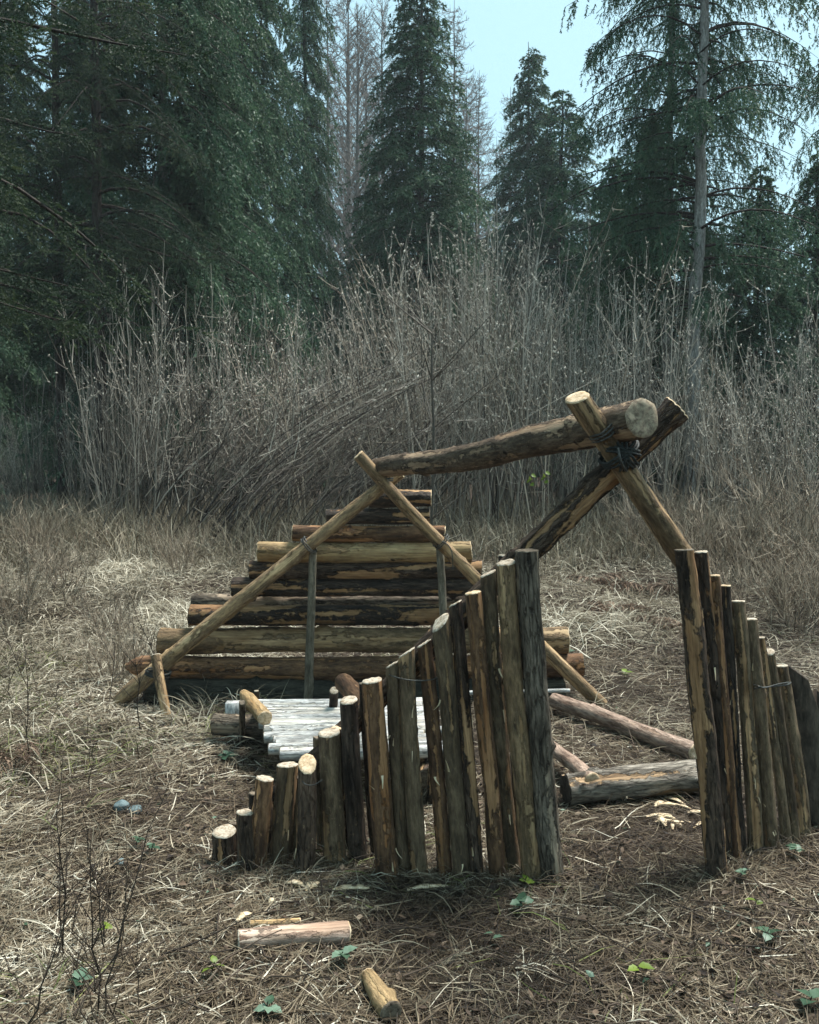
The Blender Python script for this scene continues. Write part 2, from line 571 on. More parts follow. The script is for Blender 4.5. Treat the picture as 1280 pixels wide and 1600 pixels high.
def splinters(o, L, r, n, mat, seed):
    q = np.random.default_rng(seed)
    P, Wd, sd = [], [], []
    for k in range(n):
        z = q.uniform(.05, .9) * L
        a = q.uniform(0, 6.28)
        l = q.uniform(.015, .06)
        dr = q.choice([-1, 1])
        rad = np.array([math.cos(a), math.sin(a), 0])
        tan = np.array([-math.sin(a), math.cos(a), 0])
        s = np.linspace(0, 1, 5)
        P.append(rad * (r * .98 + .35 * l * s[:, None] ** 1.6) + np.array([0, 0, 1]) * (z + dr * l * s)[:, None] + tan * (q.normal(0, .25) * l * s ** 2)[:, None])
        Wd.append(q.uniform(.0015, .0045) * (1 - .8 * s))
        sd.append(tan)
    V, f = ribbons(np.array(P), np.array(Wd), np.array(sd))
    c = link('torn_splinters', mesh_of('torn_splinters', V, [f], M[mat], attrs={'tint': np.zeros(len(V))}, smooth=False), o)
    c['kind'] = 'stuff'
    return c


def rpx(wpx, Y):
    return wpx / 2 * Y / F * 1.0


def cord(name, pts, r, mat, parent, label=None, S=5):
    P = np.array([list(p) for p in pts], float)[None]
    base = parent.location if parent else Vector((0, 0, 0))
    P = P - np.array(base)
    # smooth the path
    for _ in range(2):
        Q = P[0]
        m = [Q[0]]
        for a_, b_ in zip(Q[:-1], Q[1:]):
            m += [a_ * .75 + b_ * .25, a_ * .25 + b_ * .75]
        m.append(Q[-1])
        P = np.array(m)[None]
    Vv, q = tubes(P, np.full(P.shape[:2], r), S)
    o = link(name, mesh_of(name, Vv, [q], M[mat]), parent)
    if label:
        o['label'] = label
    return o


def coil(name, C, axis, r, turns, pitch, rr, mat, parent, squash=(1, 1), label=None, jit=.12):
    axis = Vector(axis).normalized()
    u = axis.orthogonal().normalized()
    v_ = axis.cross(u)
    N = int(turns * 14)
    pts = []
    for k in range(N + 1):
        a_ = k / 14 * 2 * math.pi
        f = 1 + random.uniform(-jit, jit) * .5
        pts.append(Vector(C) + axis * ((k / N - .5) * pitch * turns + random.uniform(-1, 1) * pitch * jit * 2) + u * math.cos(a_) * r * f * squash[0] + v_ * math.sin(a_) * r * f * squash[1])
    return cord(name, pts, rr, mat, parent, label)


# ---- rear log wall
YW = 5.36
p0 = W(560, 1109, YW)
wall = thing('log_wall', 'gable-shaped rear wall of horizontal stacked dark logs behind the crossed rear poles', 'log wall', (p0.x, p0.y, 0))
rows = [  # x0, x1, ytop, ybottom, material, cutA, cutB, peel, dY, label
    (578, 673, 765, 793, 'black', 'cutg', 'cut', .2, .0, 'shortest black log at the very top'),
    (511, 671, 795, 820, 'black', 'cutg', 'cutg', .25, .01, None),
    (458, 694, 820, 847, 'brown', 'cut', 'cut', .35, -.01, None),
    (404, 736, 844, 878, 'yellow', 'cut', 'cut', .6, -.02, 'bright peeled yellow log'),
    (391, 752, 875, 905, 'dark', 'cutg', 'cutg', .3, .0, None),
    (364, 764, 902, 932, 'black', 'cutg', 'cutg', .25, .0, None),
    (302, 740, 925, 952, 'grey', 'cutg', 'cutg', .3, .09, 'greyish log set a little further back'),
    (298, 744, 944, 978, 'black', 'cutd', 'cutg', .42, -.02, None),
    (250, 886, 979, 1021, 'tan', 'cutd', 'cut', .4, .0, 'smooth tan log, longest of the wall'),
    (197, 910, 1021, 1058, 'brown', 'cut', 'cutg', .3, .0, 'brown log with a hewn pale point on its left end'),
    (232, 880, 1056, 1110, 'green', 'cutd', 'cutg', .2, .0, 'thick dark greenish bottom log'),
]
for (x0, x1, y0, y1, m, ca_, cb_, pl, dY, lab) in rows:
    Y = YW + dY
    vm = (y0 + y1) / 2
    A, B = W(x0, vm + random.uniform(-1, 2), Y), W(x1, vm + random.uniform(-2, 1), Y)
    pl += .1
    r = rpx(y1 - y0, Y) * 1.0
    log('log', A, B, r * random.uniform(.97, 1.03), r * random.uniform(.95, 1.03), m, wall, ca_, cb_, lab, peel=pl, bend=.006, S=20, knots=9, step=.03,
        hewA=.75 if x0 == 197 else 0, tA=(random.uniform(-.1, .1), 0), tB=(random.uniform(-.1, .1), 0))

# ---- rear crossed poles
gb = G(190, 1100)
rear = thing('rear_pole_frame', 'crossed pair of thin tan poles leaning in front of the rear log wall', 'pole frame', (gb.x + 1, gb.y, 0))
log('pole', G(185, 1102) + Vector((0, -.02, .02)), W(626, 739, 5.07), .05, .036, 'tan', rear, 'cutg', 'cut', 'long tan pole rising from the left', peel=.4, bend=.006, knots=9, hewA=.3)
log('pole', W(560, 711, 4.96), G(940, 1104) + Vector((0, 0, .01)), .033, .042, 'tan', rear, 'cut', 'cutg', 'thinner pole sloping down to the right', peel=.4, bend=.008, knots=10)
a, b = W(489, 857, 5.13), W(481, 1097, 5.16)
log('upright', b + Vector((0, 0, -.05)), a, .026, .022, 'upright', rear, None, 'cutg', peel=.2, bend=.006, S=12)
a = W(687, 856, 5.12)
b = W(700, 1098, 5.16)
log('upright', b + Vector((0, 0, -.05)), a, .026, .022, 'upright', rear, None, 'cutg', peel=.2, bend=.006, S=12)
log('stake', G(263, 1122) + Vector((0, 0, -.06)), W(243, 1024, 5.0), .026, .03, 'tan', rear, None, 'cutw', 'short pale stake tied to the foot of the long pole', peel=.6, S=12)
coil('wire_tie', W(483, 852, 5.07), W(626, 739, 5.07) - W(190, 1100, 5.2), .056, 2.3, .012, .004, 'wire', rear)
coil('wire_tie', W(690, 846, 5.02), W(938, 1103, 5.15) - W(560, 712, 4.96), .05, 2.3, .012, .004, 'wire', rear)
cord('wire_tie', [W(690, 846, 4.97), W(700, 850, 4.95), W(707, 862, 4.95), W(708, 890, 4.97)], .003, 'wire', rear)
coil('wire_tie', W(247, 1052, 5.05), (0.2, 0, 1), .07, 3, .01, .005, 'rope', rear)
coil('wire_tie', W(598, 748, 5.02), (0.1, 0, 1), .058, 2.5, .012, .004, 'wire', rear)

# ---- ridge log
o = log('ridge_log', W(588, 731, 5.12), W(1003, 653, 2.93),   .056, .066, 'ridge', None, 'cutg', 'cutb', peel=.4, bend=-.012, S=22, knots=12, step=.025)
tag(o, 'long heavy ridge log resting across the tops of both crossed pole frames', 'ridge log')

# ---- front crossed poles
xc_ = W(967, 710, 3.07)
front = thing('front_pole_frame', 'thick crossed poles at the front tied with black rope under the ridge log end', 'pole frame', (xc_.x, xc_.y, 0))
gl = G(338, 1330)
log('pole', W(1056, 637, 3.12), Vector((gl.x, gl.y + .06, gl.z - .02)), .05, .036, 'dark', front, 'cut', None, 'rough dark bark pole running down behind the left fence', peel=.4, bend=.012, S=28, knots=16, rough=2.2, pdepth=.2, step=.012)
log('pole', W(903, 622, 2.99), W(1178, 1040, 3.32), .040, .044, 'tan', front, 'cut', None, 'peeled tan pole running down behind the right fence', peel=.5, bend=.005, S=20, knots=6, tA=(.25, 1.5))
C = W(968, 706, 3.06)
ax1 = (W(1056, 637, 3.12) - W(830, 855, 3.15)).normalized()
ax2 = (W(903, 622, 3.0) - W(1065, 865, 3.15)).normalized()
for ax, n_, r_ in ((ax1, 3, .072), (ax2, 3, .074), (Vector((1, 0, .1)), 3, .07), (Vector((0.1, .1, 1)), 2.5, .074)):
    coil('rope_lashing', C, ax, r_, n_, .012, .0048, 'rope', front, (1.05, .9))
cord('rope_lashing', [W(966, 700, 2.95), W(968, 715, 2.94), W(972, 726, 2.95), W(979, 736, 2.99)], .0045, 'wire', front)
coil('rope_lashing', W(944, 672, 3.02), ax2, .052, 3, .012, .004, 'wire', front)


# ---- palisade fences
def fence(name, label, posts, wires):
    cx = sum(p[2] for p in posts) / len(posts)
    g = G(cx, posts[0][3])
    f = thing(name, label, 'fence', (g.x, g.y, 0))
    for (ut, vt, ub, vb, wd, m, cut, dY, tl, pl, lab) in posts:
        b = G(ub, vb - 6)
        b.y += dY
        b.z = float(H(b.x, b.y))
        # keep the foot under its pixel column when pushed back
        b.x *= (b.y / (b.y - dY)) if dY else 1
        a = W(ut, vt + 3, b.y + random.uniform(-.02, .02))
        dn = (b - a).normalized()
        r = rpx(wd, b.y) * (1.1 if wd > 24 and vt > 1050 else 1.03)
        po = log('post', b + dn * .09, a, r * random.uniform(1.02, 1.1), r * random.uniform(.93, 1.0), m, f, None, cut, lab, peel=pl, bend=random.choice((.005, .008, .012)),
            S=18, knots=random.randint(3, 7), tB=tl, rough=1.5)
        if m in ('brown', 'dark', 'olive') and wd > 19:
            splinters(po, (b - a).length, r, random.randint(4, 11), 'chip', int(ub * 7))
    for pts, r in wires:
        cord('wire', pts, r, 'wire', f)
    return f


fw = (.32, 4.7)      # cut tilted towards the camera
lp = [
    (350, 1297, 352, 1358, 36, 'dark', 'cutw', .0, (.08, 4.5), .2, None),
    (383, 1267, 386, 1371, 28, 'dark', 'cutw', .0, (.1, 0), .3, None),
    (414, 1214, 402, 1366, 28, 'brown', 'cutw', .0, (.1, 1), .3, None),
    (449, 1193, 437, 1361, 31, 'olive', 'cutw', .01, (.12, 2.6), .3, None),
    (416, 1232, 420, 1360, 18, 'dark', 'cutg', .07, (.1, 0), .3, None),
    (398, 1238, 395, 1360, 19, 'dark', 'cutg', .06, (.2, 1), .2, None),
    (366, 1284, 369, 1360, 17, 'olive', 'cutg', .06, (.2, 1), .2, None),
    (464, 1212, 458, 1360, 20, 'olive', 'cutg', .06, (.2, 2), .2, None),
    (480, 1191, 475, 1368, 29, 'dark', 'cut', .0, (.62, 4.9), .15, 'dark post whose slanted pale cut faces the front'),
    (497, 1150, 505, 1352, 16, 'olive', 'cutg', .06, (.1, 0), .3, None),
    (515, 1142, 525, 1354, 32, 'olive', 'cutw', .0, (.12, 4.4), .3, None),
    (526, 1135, 544, 1351, 17, 'black', 'cut', .06, (.1, 0), .2, None),
    (545, 1092, 562, 1356, 27, 'black', 'cutw', .01, (.2, 4.2), .2, None),
    (583, 1061, 608, 1376, 32, 'brown', 'cutw', .0, (.08, 3), .35, 'reddish brown post with torn pale splinters'),
    (568, 1066, 590, 1360, 14, 'dark', 'cutg', .07, (.1, 0), .2, None),
    (613, 1036, 631, 1370, 22, 'olive', 'cutw', .0, (.5, 2.85), .25, None),
    (635, 1018, 657, 1374, 27, 'olive', 'cutw', .0, (.55, 2.85), .35, None),
    (663, 1003, 694, 1374, 24, 'brown', 'cutw', .0, (.5, 2.9), .3, None),
    (688, 970, 721, 1377, 27, 'olive', 'cutw', .0, (.75, 3.7), .25, None),
    (711, 941, 744, 1378, 22, 'dark', 'cutw', .01, (.45, 2.9), .3, None),
    (739, 924, 777, 1377, 25, 'brown', 'cut', .0, (.1, 3), .4, None),
    (763, 894, 803, 1371, 26, 'olive', 'cutw', .01, (.35, 3.1), .25, None),
    (791, 877, 834, 1379, 30, 'tan', 'cutw', .0, (.2, 4.2), .35, 'smooth tan post second from the gateway'),
    (788, 866, 812, 1362, 19, 'dark', 'cutw', .07, (.1, 0), .2, None),
    (823, 858, 865, 1379, 37, 'grey', 'cutg', .0, (.05, 0), .22, 'thick grey-barked gatepost, tallest of the fence'),
]
wr = []
P_ = [W(u, v, y) for u, v, y in ((604, 1052, 3.06), (612, 1056, 2.99), (632, 1062, 2.98), (656, 1064, 2.98), (676, 1062, 2.99), (684, 1058, 3.06))]
wr.append((P_, .0022))
P_ = [W(u, v, y) for u, v, y in ((468, 1212, 3.06), (474, 1225, 3.0), (490, 1228, 2.99), (504, 1218, 3.0))]
wr.append((P_, .002))
fence('log_fence', 'left palisade of upright log posts rising in height towards the gateway', lp, wr)
rp = [
    (1069, 857, 1118, 1373, 33, 'dark', 'cutg', .0, (.1, 1), .42, 'thick half-peeled gatepost, tallest of the fence'),
    (1096, 860, 1137, 1358, 21, 'dark', 'cutw', .03, (.05, 1), .3, None),
    (1115, 897, 1150, 1358, 20, 'brown', 'cut', .03, (.1, 1), .45, None),
    (1132, 913, 1157, 1346, 21, 'black', 'cut', .03, (.1, 1), .25, None),
    (1153, 937, 1179, 1342, 22, 'olive', 'cutw', .02, (.1, 1), .25, None),
    (1172, 965, 1205, 1338, 23, 'olive', 'cutw', .02, (.1, 1), .3, None),
    (1188, 994, 1230, 1330, 15, 'olive', 'cutw', .02, (.1, 1), .25, None),
    (1202, 1016, 1242, 1329, 17, 'olive', 'cutw', .03, (.3, 4.5), .25, None),
    (1221, 1038, 1255, 1316, 21, 'olive', 'cutw', .02, (.1, 1), .3, None),
]
wr = [([W(u, v, y) for u, v, y in ((1177, 1076, 3.26), (1184, 1075, 3.1), (1192, 1074, 3.14), (1212, 1072, 3.2), (1232, 1070, 3.28), (1236, 1066, 3.36))], .0028),
      ([W(u, v, y) for u, v, y in ((1177, 1070, 3.26), (1183, 1071, 3.1), (1194, 1076, 3.14), (1214, 1069, 3.2), (1233, 1066, 3.28))], .0025)]
fence('log_fence', 'right palisade of slimmer log posts falling away from the gateway', rp, wr)

# ---- dark boards behind the right fence
def slab(name, corners, th, mat, parent, label=None):
    """corners: outline of the front face (world points)"""
    C_ = np.array([list(c) for c in corners], float)
    nn = np.cross(C_[1] - C_[0], C_[-1] - C_[0])
    nn /= np.linalg.norm(nn)
    n = len(C_)
    inn = C_.mean(0) + (C_ - C_.mean(0)) * .985
    V = np.concatenate([inn + nn * .003, C_, C_ - nn * th]) - np.array(parent.location if parent else (0, 0, 0))
    k = np.arange(n)
    k2 = (k + 1) % n
    fs = [np.arange(n)[None], np.stack([k2, k, k + n, k2 + n], -1), np.stack([k2 + n, k + n, k + 2 * n, k2 + 2 * n], -1), (2 * n + np.arange(n))[::-1][None]]
    me = mesh_of(name, V, fs, M[mat], attrs={'peel': np.zeros(3 * n) + .2, 'knot': np.zeros(3 * n)}, smooth=False)
    o = link(name, me, parent)
    if label:
        o['label'] = label
    return o


g = G(1270, 1318)
o = slab('board', [W(1236, 1322, 3.46), W(1290, 1322, 3.42), W(1290, 1140, 3.42), W(1263, 1062, 3.42), W(1232, 1040, 3.46)], .03, 'plank', None)
tag(o, 'dark weathered board standing on end beside the last right fence post', 'board')
o = slab('board', [W(1284, 1320, 3.5), W(1330, 1316, 3.5), W(1318, 1110, 3.5), W(1276, 1078, 3.5)], .03, 'plank', None)
tag(o, 'second dark board at the frame edge, behind the one by the last fence post', 'board')

# ---- bed of pale poles inside
bedc = Vector((-.05, 4.15, 0))
bed = thing('log_bed', 'low bed of pale peeled poles laid side by side inside the shelter', 'log bed', bedc)
N = 15
y_ = 3.74
for k in range(N):
    r = random.uniform(.022, .03)
    f = k / (N - 1)
    x0 = -.58 - .2 * f + random.uniform(-.025, .025)
    x1 = .12 + random.uniform(-.06, .05)
    z = .215
    log('pole', (x0, y_ + r, z - r), (x1, y_ + r + .03, z - r + .004), r, r * .95, 'white', bed, 'cutg', 'cutw', None, peel=.55, bend=.004, S=12, knots=3, step=.04)
    y_ += 2 * r + .001
log('headlog', W(392, 1109, 4.56), W(545, 1105, 4.62), .042, .045, 'rose', bed, 'cutg', 'cutw', 'thicker pale rosy log along the back', peel=.3, S=16)
log('support_log', W(336, 1132, 4.45), W(470, 1136, 4.4), .058, .058, 'grey', bed, 'cutd', None, 'thick grey log under the left end', peel=.3, S=18)
for x_ in (-.45, .08):
    log('crossbeam', (x_, 3.72, .1), (x_ + .02, 4.6, .105), .05, .05, 'dark', bed, 'cutg', None, None, S=12, step=.05)
for x_, yy in ((-.53, 3.72), (.1, 3.72), (.1, 4.55)):
    gz = float(H(x_, yy))
    log('leg', (x_, yy, gz - .05), (x_ + .01, yy, .15), .035, .033, 'dark', bed, None, 'cutg', None, S=12)
log('stake', G(378, 1156) + Vector((0, -.04, -.05)), W(378, 1098, 4.2), .017, .016, 'grey', bed, None, 'cutg', 'narrow grey stake at the left end', S=10)
slab('block', [W(351, 1128, 4.62), W(380, 1128, 4.62), W(380, 1098, 4.62), W(352, 1099, 4.62)], .05, 'white', bed, 'small pale grey block on the support log')
log('headrest', W(381, 1084, 4.42), W(414, 1122, 4.12), .034, .036, 'yellow', bed, 'cut', 'cut', 'stubby golden log lying aslant at the head end', peel=.6, S=18, hewA=.35)
log('stub_post', G(516, 1150) + Vector((0, 0, -.03)), W(522, 1079, 4.35), .024, .022, 'black', bed, None, 'cutw', S=12)
log('stub_post', W(402, 1100, 4.7), W(401, 1080, 4.7), .014, .013, 'dark', bed, None, 'cutw', S=10)
o = log('log', W(537, 1066, 4.1), W(585, 1125, 3.7), .044, .046, 'brown', None, 'cutg', 'cut', peel=.35, S=18)
tag(o, 'short thick brown log propped against the pale bed behind the left fence', 'log')

# ---- loose logs inside the gateway
def r_ground(u, v, r):
    p = G(u, v)
    return Vector((p.x, p.y, p.z + r))


o = log('log', W(866, 1094, 5.0), W(1086, 1176, 4.15), .043, .044, 'rose', None, 'cutg', 'cut', peel=.25, bend=-.01, S=18, knots=8)
tag(o, 'long mottled pinkish log lying diagonally across the ground inside the gateway', 'log')
a = G(880, 1262)
o = log('log', W(884, 1234, 3.64), W(1135, 1212, 3.76), .068, .076, 'flaky', None, 'cutd', 'cutg', peel=.38, bend=.008, S=32, knots=7, rough=1.3, pdepth=.14, step=.012)
tag(o, 'thick log with flaking grey bark lying on the ground behind the gateway', 'log')
o = log('log', W(850, 1160, 4.2), W(926, 1219, 3.62), .032, .034, 'rose', None, None, 'cut', peel=.3, S=16)
tag(o, 'shorter log with a pale sawn end resting on the flaking grey log', 'log')
o = log('stick', W(700, 1084, 4.75), W(890, 1079, 4.75), .012, .011, 'white', None, 'cutw', 'cutw', peel=.3, S=10)
tag(o, 'thin straight bleached stick lying level behind the left fence near the gateway', 'stick')
o = log('log', W(872, 1128, 5.25), W(800, 1124, 5.3), .05, .05, 'tan', None, 'cut', None, peel=.4, S=16)
tag(o, 'short log end lying at the foot of the rear wall beyond the mottled log', 'log')
o = log('log', (1.02, 6.0, .06), (.55, 6.05, .06), .06, .06, 'rose', None, 'cut', 'cutg', peel=.3, S=16)
tag(o, 'pinkish log lying in the grass just past the right end of the rear wall', 'log')

# ---- loose pieces in front
o = log('log', r_ground(374, 1484, .028), r_ground(540, 1473, .03), .029, .034, 'rose', None, 'cutw', 'cut', peel=.5, S=18, knots=4, tB=(.3, 1))
tag(o, 'half-peeled pale log offcut lying level in the foreground straw', 'log')
o = log('stick', r_ground(392, 1452, .014), r_ground(468, 1448, .014), .014, .015, 'yellow', None, 'cut', 'cut', peel=.5, S=10)
tag(o, 'narrow yellowish split stick right behind the half-peeled foreground log', 'stick')
o = log('log', r_ground(575, 1540, .03), r_ground(611, 1598, .03), .027, .03, 'yellow', None, 'cut', 'cutg', peel=.35, S=18, knots=2, hewA=.25)
tag(o, 'short stubby tan log pointing at the viewer, cut by the bottom frame edge', 'log')


def chip(u, v, l, w_, rot, mat='chip', th=.005):
    p = G(u, v)
    n = 7
    s = np.linspace(0, 1, n)
    half = w_ / 2 * np.sin(np.pi * np.clip(.12 + s * .8, 0, 1)) * (1 + .25 * rng.uniform(-1, 1, n))
    arch = .008 * np.sin(np.pi * s)
    x = (s - .5) * l
    c_, s_ = math.cos(rot), math.sin(rot)
    V = []
    for zz in (th, 0):
        for sg in (-1, 1):
            for q in range(n):
                V.append((x[q] * c_ - sg * half[q] * s_, x[q] * s_ + sg * half[q] * c_, zz + arch[q] + .012 + rng.uniform(-.0015, .0015)))
    q = np.arange(n - 1)
    fs = [np.stack([q, q + 1, q + 1 + n, q + n], -1)[:, ::-1], np.stack([q, q + 1, q + 1 + n, q + n], -1) + 2 * n,
          np.stack([q, q + 2 * n, q + 1 + 2 * n, q + 1], -1)[:, ::-1], np.stack([q + n, q + 1 + n, q + 1 + 3 * n, q + 3 * n], -1)[:, ::-1],
          np.array([[0, n, 3 * n, 2 * n], [n - 1, 3 * n - 1, 4 * n - 1, 2 * n - 1]])]
    return link('wood_chip', mesh_of('wood_chip', V, fs, M[mat], smooth=False), None, p)


tag(chip(548, 1396, .13, .032, .15), 'long pale wood splinter on the ground below the reddish brown post', 'wood chip')
tag(chip(668, 1394, .14, .022, .2), 'thin pale wood splinter below the middle of the left fence', 'wood chip')
tag(chip(462, 1388, .06, .03, -.3), 'small broad wood chip below the slanted-cut post', 'wood chip')
tag(chip(488, 1392, .07, .035, 1.0), 'curled wood chip lying across others below the short posts', 'wood chip')
tag(chip(382, 1440, .06, .026, .9), 'pale chip standing near the left end of the half-peeled log', 'wood chip')
tag(chip(425, 1416, .04, .016, 1.4), 'tiny pale chip between the short posts and the half-peeled log', 'wood chip')
for k in range(16):
    u, v = random.gauss(1066, 34), random.gauss(1282, 12)
    if u < 1100:
        tag(chip(u, v, random.uniform(.04, .12), random.uniform(.012, .03), random.uniform(0, 3), th=.003),
            'fresh pale wood chip in the scatter in front of the flaking grey log', 'wood chip', 'wood chips scattered inside the gateway')


def stone(u, v, rx, ry, rz_):
    p = G(u, v)
    n, m = 12, 16
    V = []
    for a_ in range(n + 1):
        for b_ in range(m):
            th, ph = math.pi * a_ / n, 2 * math.pi * b_ / m
            q = Vector((math.sin(th) * math.cos(ph), math.sin(th) * math.sin(ph), math.cos(th)))
            k = 1 + .22 * noise.noise(q * 1.3 + Vector((u, 0, 0)))
            V.append((q.x * rx * k, q.y * ry * k, q.z * rz_ * k + rz_ * .55))
    i_ = np.arange(n)[:, None] * m
    j_ = np.arange(m)[None, :]
    j2 = (j_ + 1) % m
    return link('stone', mesh_of('stone', V, [np.stack([i_ + j_, i_ + m + j_, i_ + m + j2, i_ + j2], -1).reshape(-1, 4)], M['stone']), None, p)


tag(stone(190, 1266, .034, .03, .026), 'rounded blue-grey stone in the straw left of the fence', 'stone')
tag(stone(211, 1270, .03, .03, .02), 'flatter blue-grey stone touching the right side of the rounded one', 'stone')
tag(stone(188, 1352, .024, .02, .014), 'small pale blue stone lying nearer than the touching pair', 'stone')


# ------------------------------------------------------------------ trees
def foliage(B, D, Ln, nn, nl, nw, r):
    """needle sprays: B base (M,3), D direction, Ln length -> triangles"""
    Mn = len(B)
    D = nrm(D)
    ref = nrm(r.normal(size=(Mn, 3)))
    U = nrm(np.cross(D, ref))
    Bn = np.cross(D, U)
    f = (np.arange(nn) + r.uniform(0, 1, (Mn, nn))) / nn
    ang = r.uniform(0, 2 * np.pi, (Mn, nn))
    out = np.cos(ang)[..., None] * U[:, None] + np.sin(ang)[..., None] * Bn[:, None]
    base = B[:, None] + D[:, None] * (f * Ln[:, None])[..., None]
    ndir = nrm(out * .75 + D[:, None] * .75)
    nlen = nl * (1 - .45 * f) * r.uniform(.75, 1.2, (Mn, nn))
    tip = base + ndir * nlen[..., None]
    sd = nrm(np.cross(ndir, r.normal(size=(Mn, nn, 3)))) * (nw / 2)
    tri = np.stack([base - sd, base + sd, tip], 2).reshape(-1, 3)
    V2 = np.stack([B - U * nw * .4, B + U * nw * .4, B + D * Ln[:, None] * 1.05], 1).reshape(-1, 3)
    n1 = Mn * nn
    F1 = np.arange(n1 * 3).reshape(-1, 3)
    F2 = np.arange(Mn * 3).reshape(-1, 3) + n1 * 3
    return np.concatenate([tri, V2]), np.concatenate([F1, F2]), np.concatenate([np.repeat(np.arange(Mn), nn * 3), np.repeat(np.arange(Mn), 3)])


def spruce(seed, Ht, R, z0, zlive, whorl, nbr, step, tuft, nn, nl, nw, droop=.35, hang=.6, prof=.8, seclen=.4, tr=.13, zmax=None, dens=1.0, tint0=.5, arc=None, hmin=.5, jit=.3, twl=None, elv=.12, pair=.55):
    r = np.random.default_rng(seed)
    zs = np.arange(zlive, (zmax or Ht - .15), whorl)
    rows_ = []
    for z in zs:
        for k in range(nbr):
            az = r.uniform(0, 2 * np.pi)
            if arc and not (arc[0] < az < arc[1]) and r.uniform() < .75:
                continue
            rows_.append((z + r.uniform(-.5, .5) * whorl, az))
    rows_ = np.array(rows_)
    z, az = rows_[:, 0], rows_[:, 1]
    tt = np.clip((z - zlive) / (Ht - zlive), 0, 1)
    L = R * (1 - tt) ** prof * r.uniform(.65, 1.12, len(z)) + .12
    low = np.clip((z - zlive) / (.12 * Ht), 0, 1)
    L *= .7 + .3 * low
    M_ = len(z)
    n = 8
    s = np.linspace(0, 1, n)
    el = .25 + .5 * tt + r.normal(0, elv, M_)
    dr = droop * (1.15 - .7 * tt) * r.uniform(.7, 1.3, M_)
    rad = L[:, None] * s
    zo = L[:, None] * (el[:, None] * s - (el + dr)[:, None] * 1.25 * s ** 2 + (.55 * dr)[:, None] * s ** 4)
    daz = r.normal(0, elv, M_)[:, None] * s ** 2
    A_ = az[:, None] + daz
    P = np.stack([rad * np.cos(A_), rad * np.sin(A_), z[:, None] + zo], -1)
    Rb = (.004 + .009 * L)[:, None] * (1 - .88 * s)
    wood = [tubes(P, Rb, 4)]
    # dead stubs below the live crown
    if zlive > z0 + .6:
        zd = r.uniform(z0 + .5, zlive + 1.5, int((zlive - z0) * 9))
        azd = r.uniform(0, 6.28, len(zd))
        ld = r.uniform(.15, 1.1, len(zd)) * min(1, R / 1.6)
        sd = np.linspace(0, 1, 4)
        Pd = np.stack([ld[:, None] * sd * np.cos(azd)[:, None], ld[:, None] * sd * np.sin(azd)[:, None], zd[:, None] - ld[:, None] * .25 * sd ** 1.5], -1)
        wood.append(tubes(Pd, (.004 + .008 * ld)[:, None] * (1 - .8 * sd), 3))
    # trunk
    nz = 28
    sz = np.linspace(0, 1, nz)
    wob = np.cumsum(r.normal(0, .012, (nz, 2)), 0)
    Pt = np.stack([wob[:, 0] - wob[0, 0], wob[:, 1] - wob[0, 1], z0 - .3 + sz * (Ht - z0 + .3)], -1)[None]
    Rt = (tr * (1 - sz) ** .85 + .008 + tr * .5 * np.exp(-sz * Ht / .35))[None]
    wood.insert(0, tubes(Pt, Rt, 12))
    # secondary branchlets
    Bs, Ds, Ls, Tn = [], [], [], []
    for b in range(M_):
        m = max(4, int(L[b] / step * dens))
        ss = np.sort(r.uniform(.12, 1, m))
        ss[-1] = 1.0
        pos = np.stack([np.interp(ss, s, P[b, :, c]) for c in range(3)], -1)
        tg = nrm(np.stack([np.interp(ss, s, np.gradient(P[b, :, c])) for c in range(3)], -1))
        lat = nrm(np.cross(tg, UP)) * np.where(np.arange(m) % 2, 1, -1)[:, None]
        l = seclen * (L[b] ** .6) * (1.05 - .62 * ss) * r.uniform(.6, 1.25, m)
        dd = nrm(tg * r.uniform(.3, .9, (m, 1)) + lat * r.uniform(.4, 1, (m, 1)) - UP * (hang * r.uniform(hmin, 1.5, (m, 1))))
        Bs.append(pos)
        Ds.append(dd)
        Ls.append(l)
        Tn.append(np.full(m, r.uniform(-.15, .15)))
    Bs, Ds, Ls, Tn = np.concatenate(Bs), np.concatenate(Ds), np.concatenate(Ls), np.concatenate(Tn)
    # tufts along each branchlet
    nt_ = tuft
    fr = (np.arange(nt_) + .3 + r.uniform(-.3, .3, (len(Bs), nt_))) / nt_
    drop = hang * .5 * fr ** 2 * Ls[:, None]
    tb = Bs[:, None] + Ds[:, None] * (fr * Ls[:, None])[..., None] - UP * drop[..., None]
    sid = nrm(np.cross(Ds, UP + r.normal(0, .35, Ds.shape)))
    sgn = np.where(np.arange(nt_) % 2, 1., -1.)
    sgn[-1] = 0
    td = nrm(Ds[:, None] * .8 + pair * sgn[None, :, None] * sid[:, None] + r.normal(0, jit, (len(Bs), nt_, 3)) - UP * (.3 * hang))
    tl = np.repeat(Ls[:, None] / nt_ * 1.9, nt_, 1) * r.uniform(.7, 1.3, (len(Bs), nt_))
    if twl:
        tl = twl * (1.15 - .5 * fr) * r.uniform(.6, 1.3, (len(Bs), nt_))
    V, Fc, own = foliage(tb.reshape(-1, 3), td.reshape(-1, 3), tl.reshape(-1), nn, nl, nw, r)
    tint = np.repeat(tint0 + Tn, nt_) + np.tile((np.arange(nt_) / nt_ - .4) * .35, len(Bs)) + r.normal(0, .12, len(Bs) * nt_)
    ti = np.clip(tint, 0, 1)[own]
    wv, wf = merge(wood)
    zz = np.zeros(len(wv))
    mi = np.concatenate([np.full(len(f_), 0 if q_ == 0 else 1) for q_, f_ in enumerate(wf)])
    return (mesh_of('trunk', wv, wf, [M['tree_bark'], M['dark_tree']], mi, attrs={'peel': zz, 'knot': zz}), (V, Fc, ti))


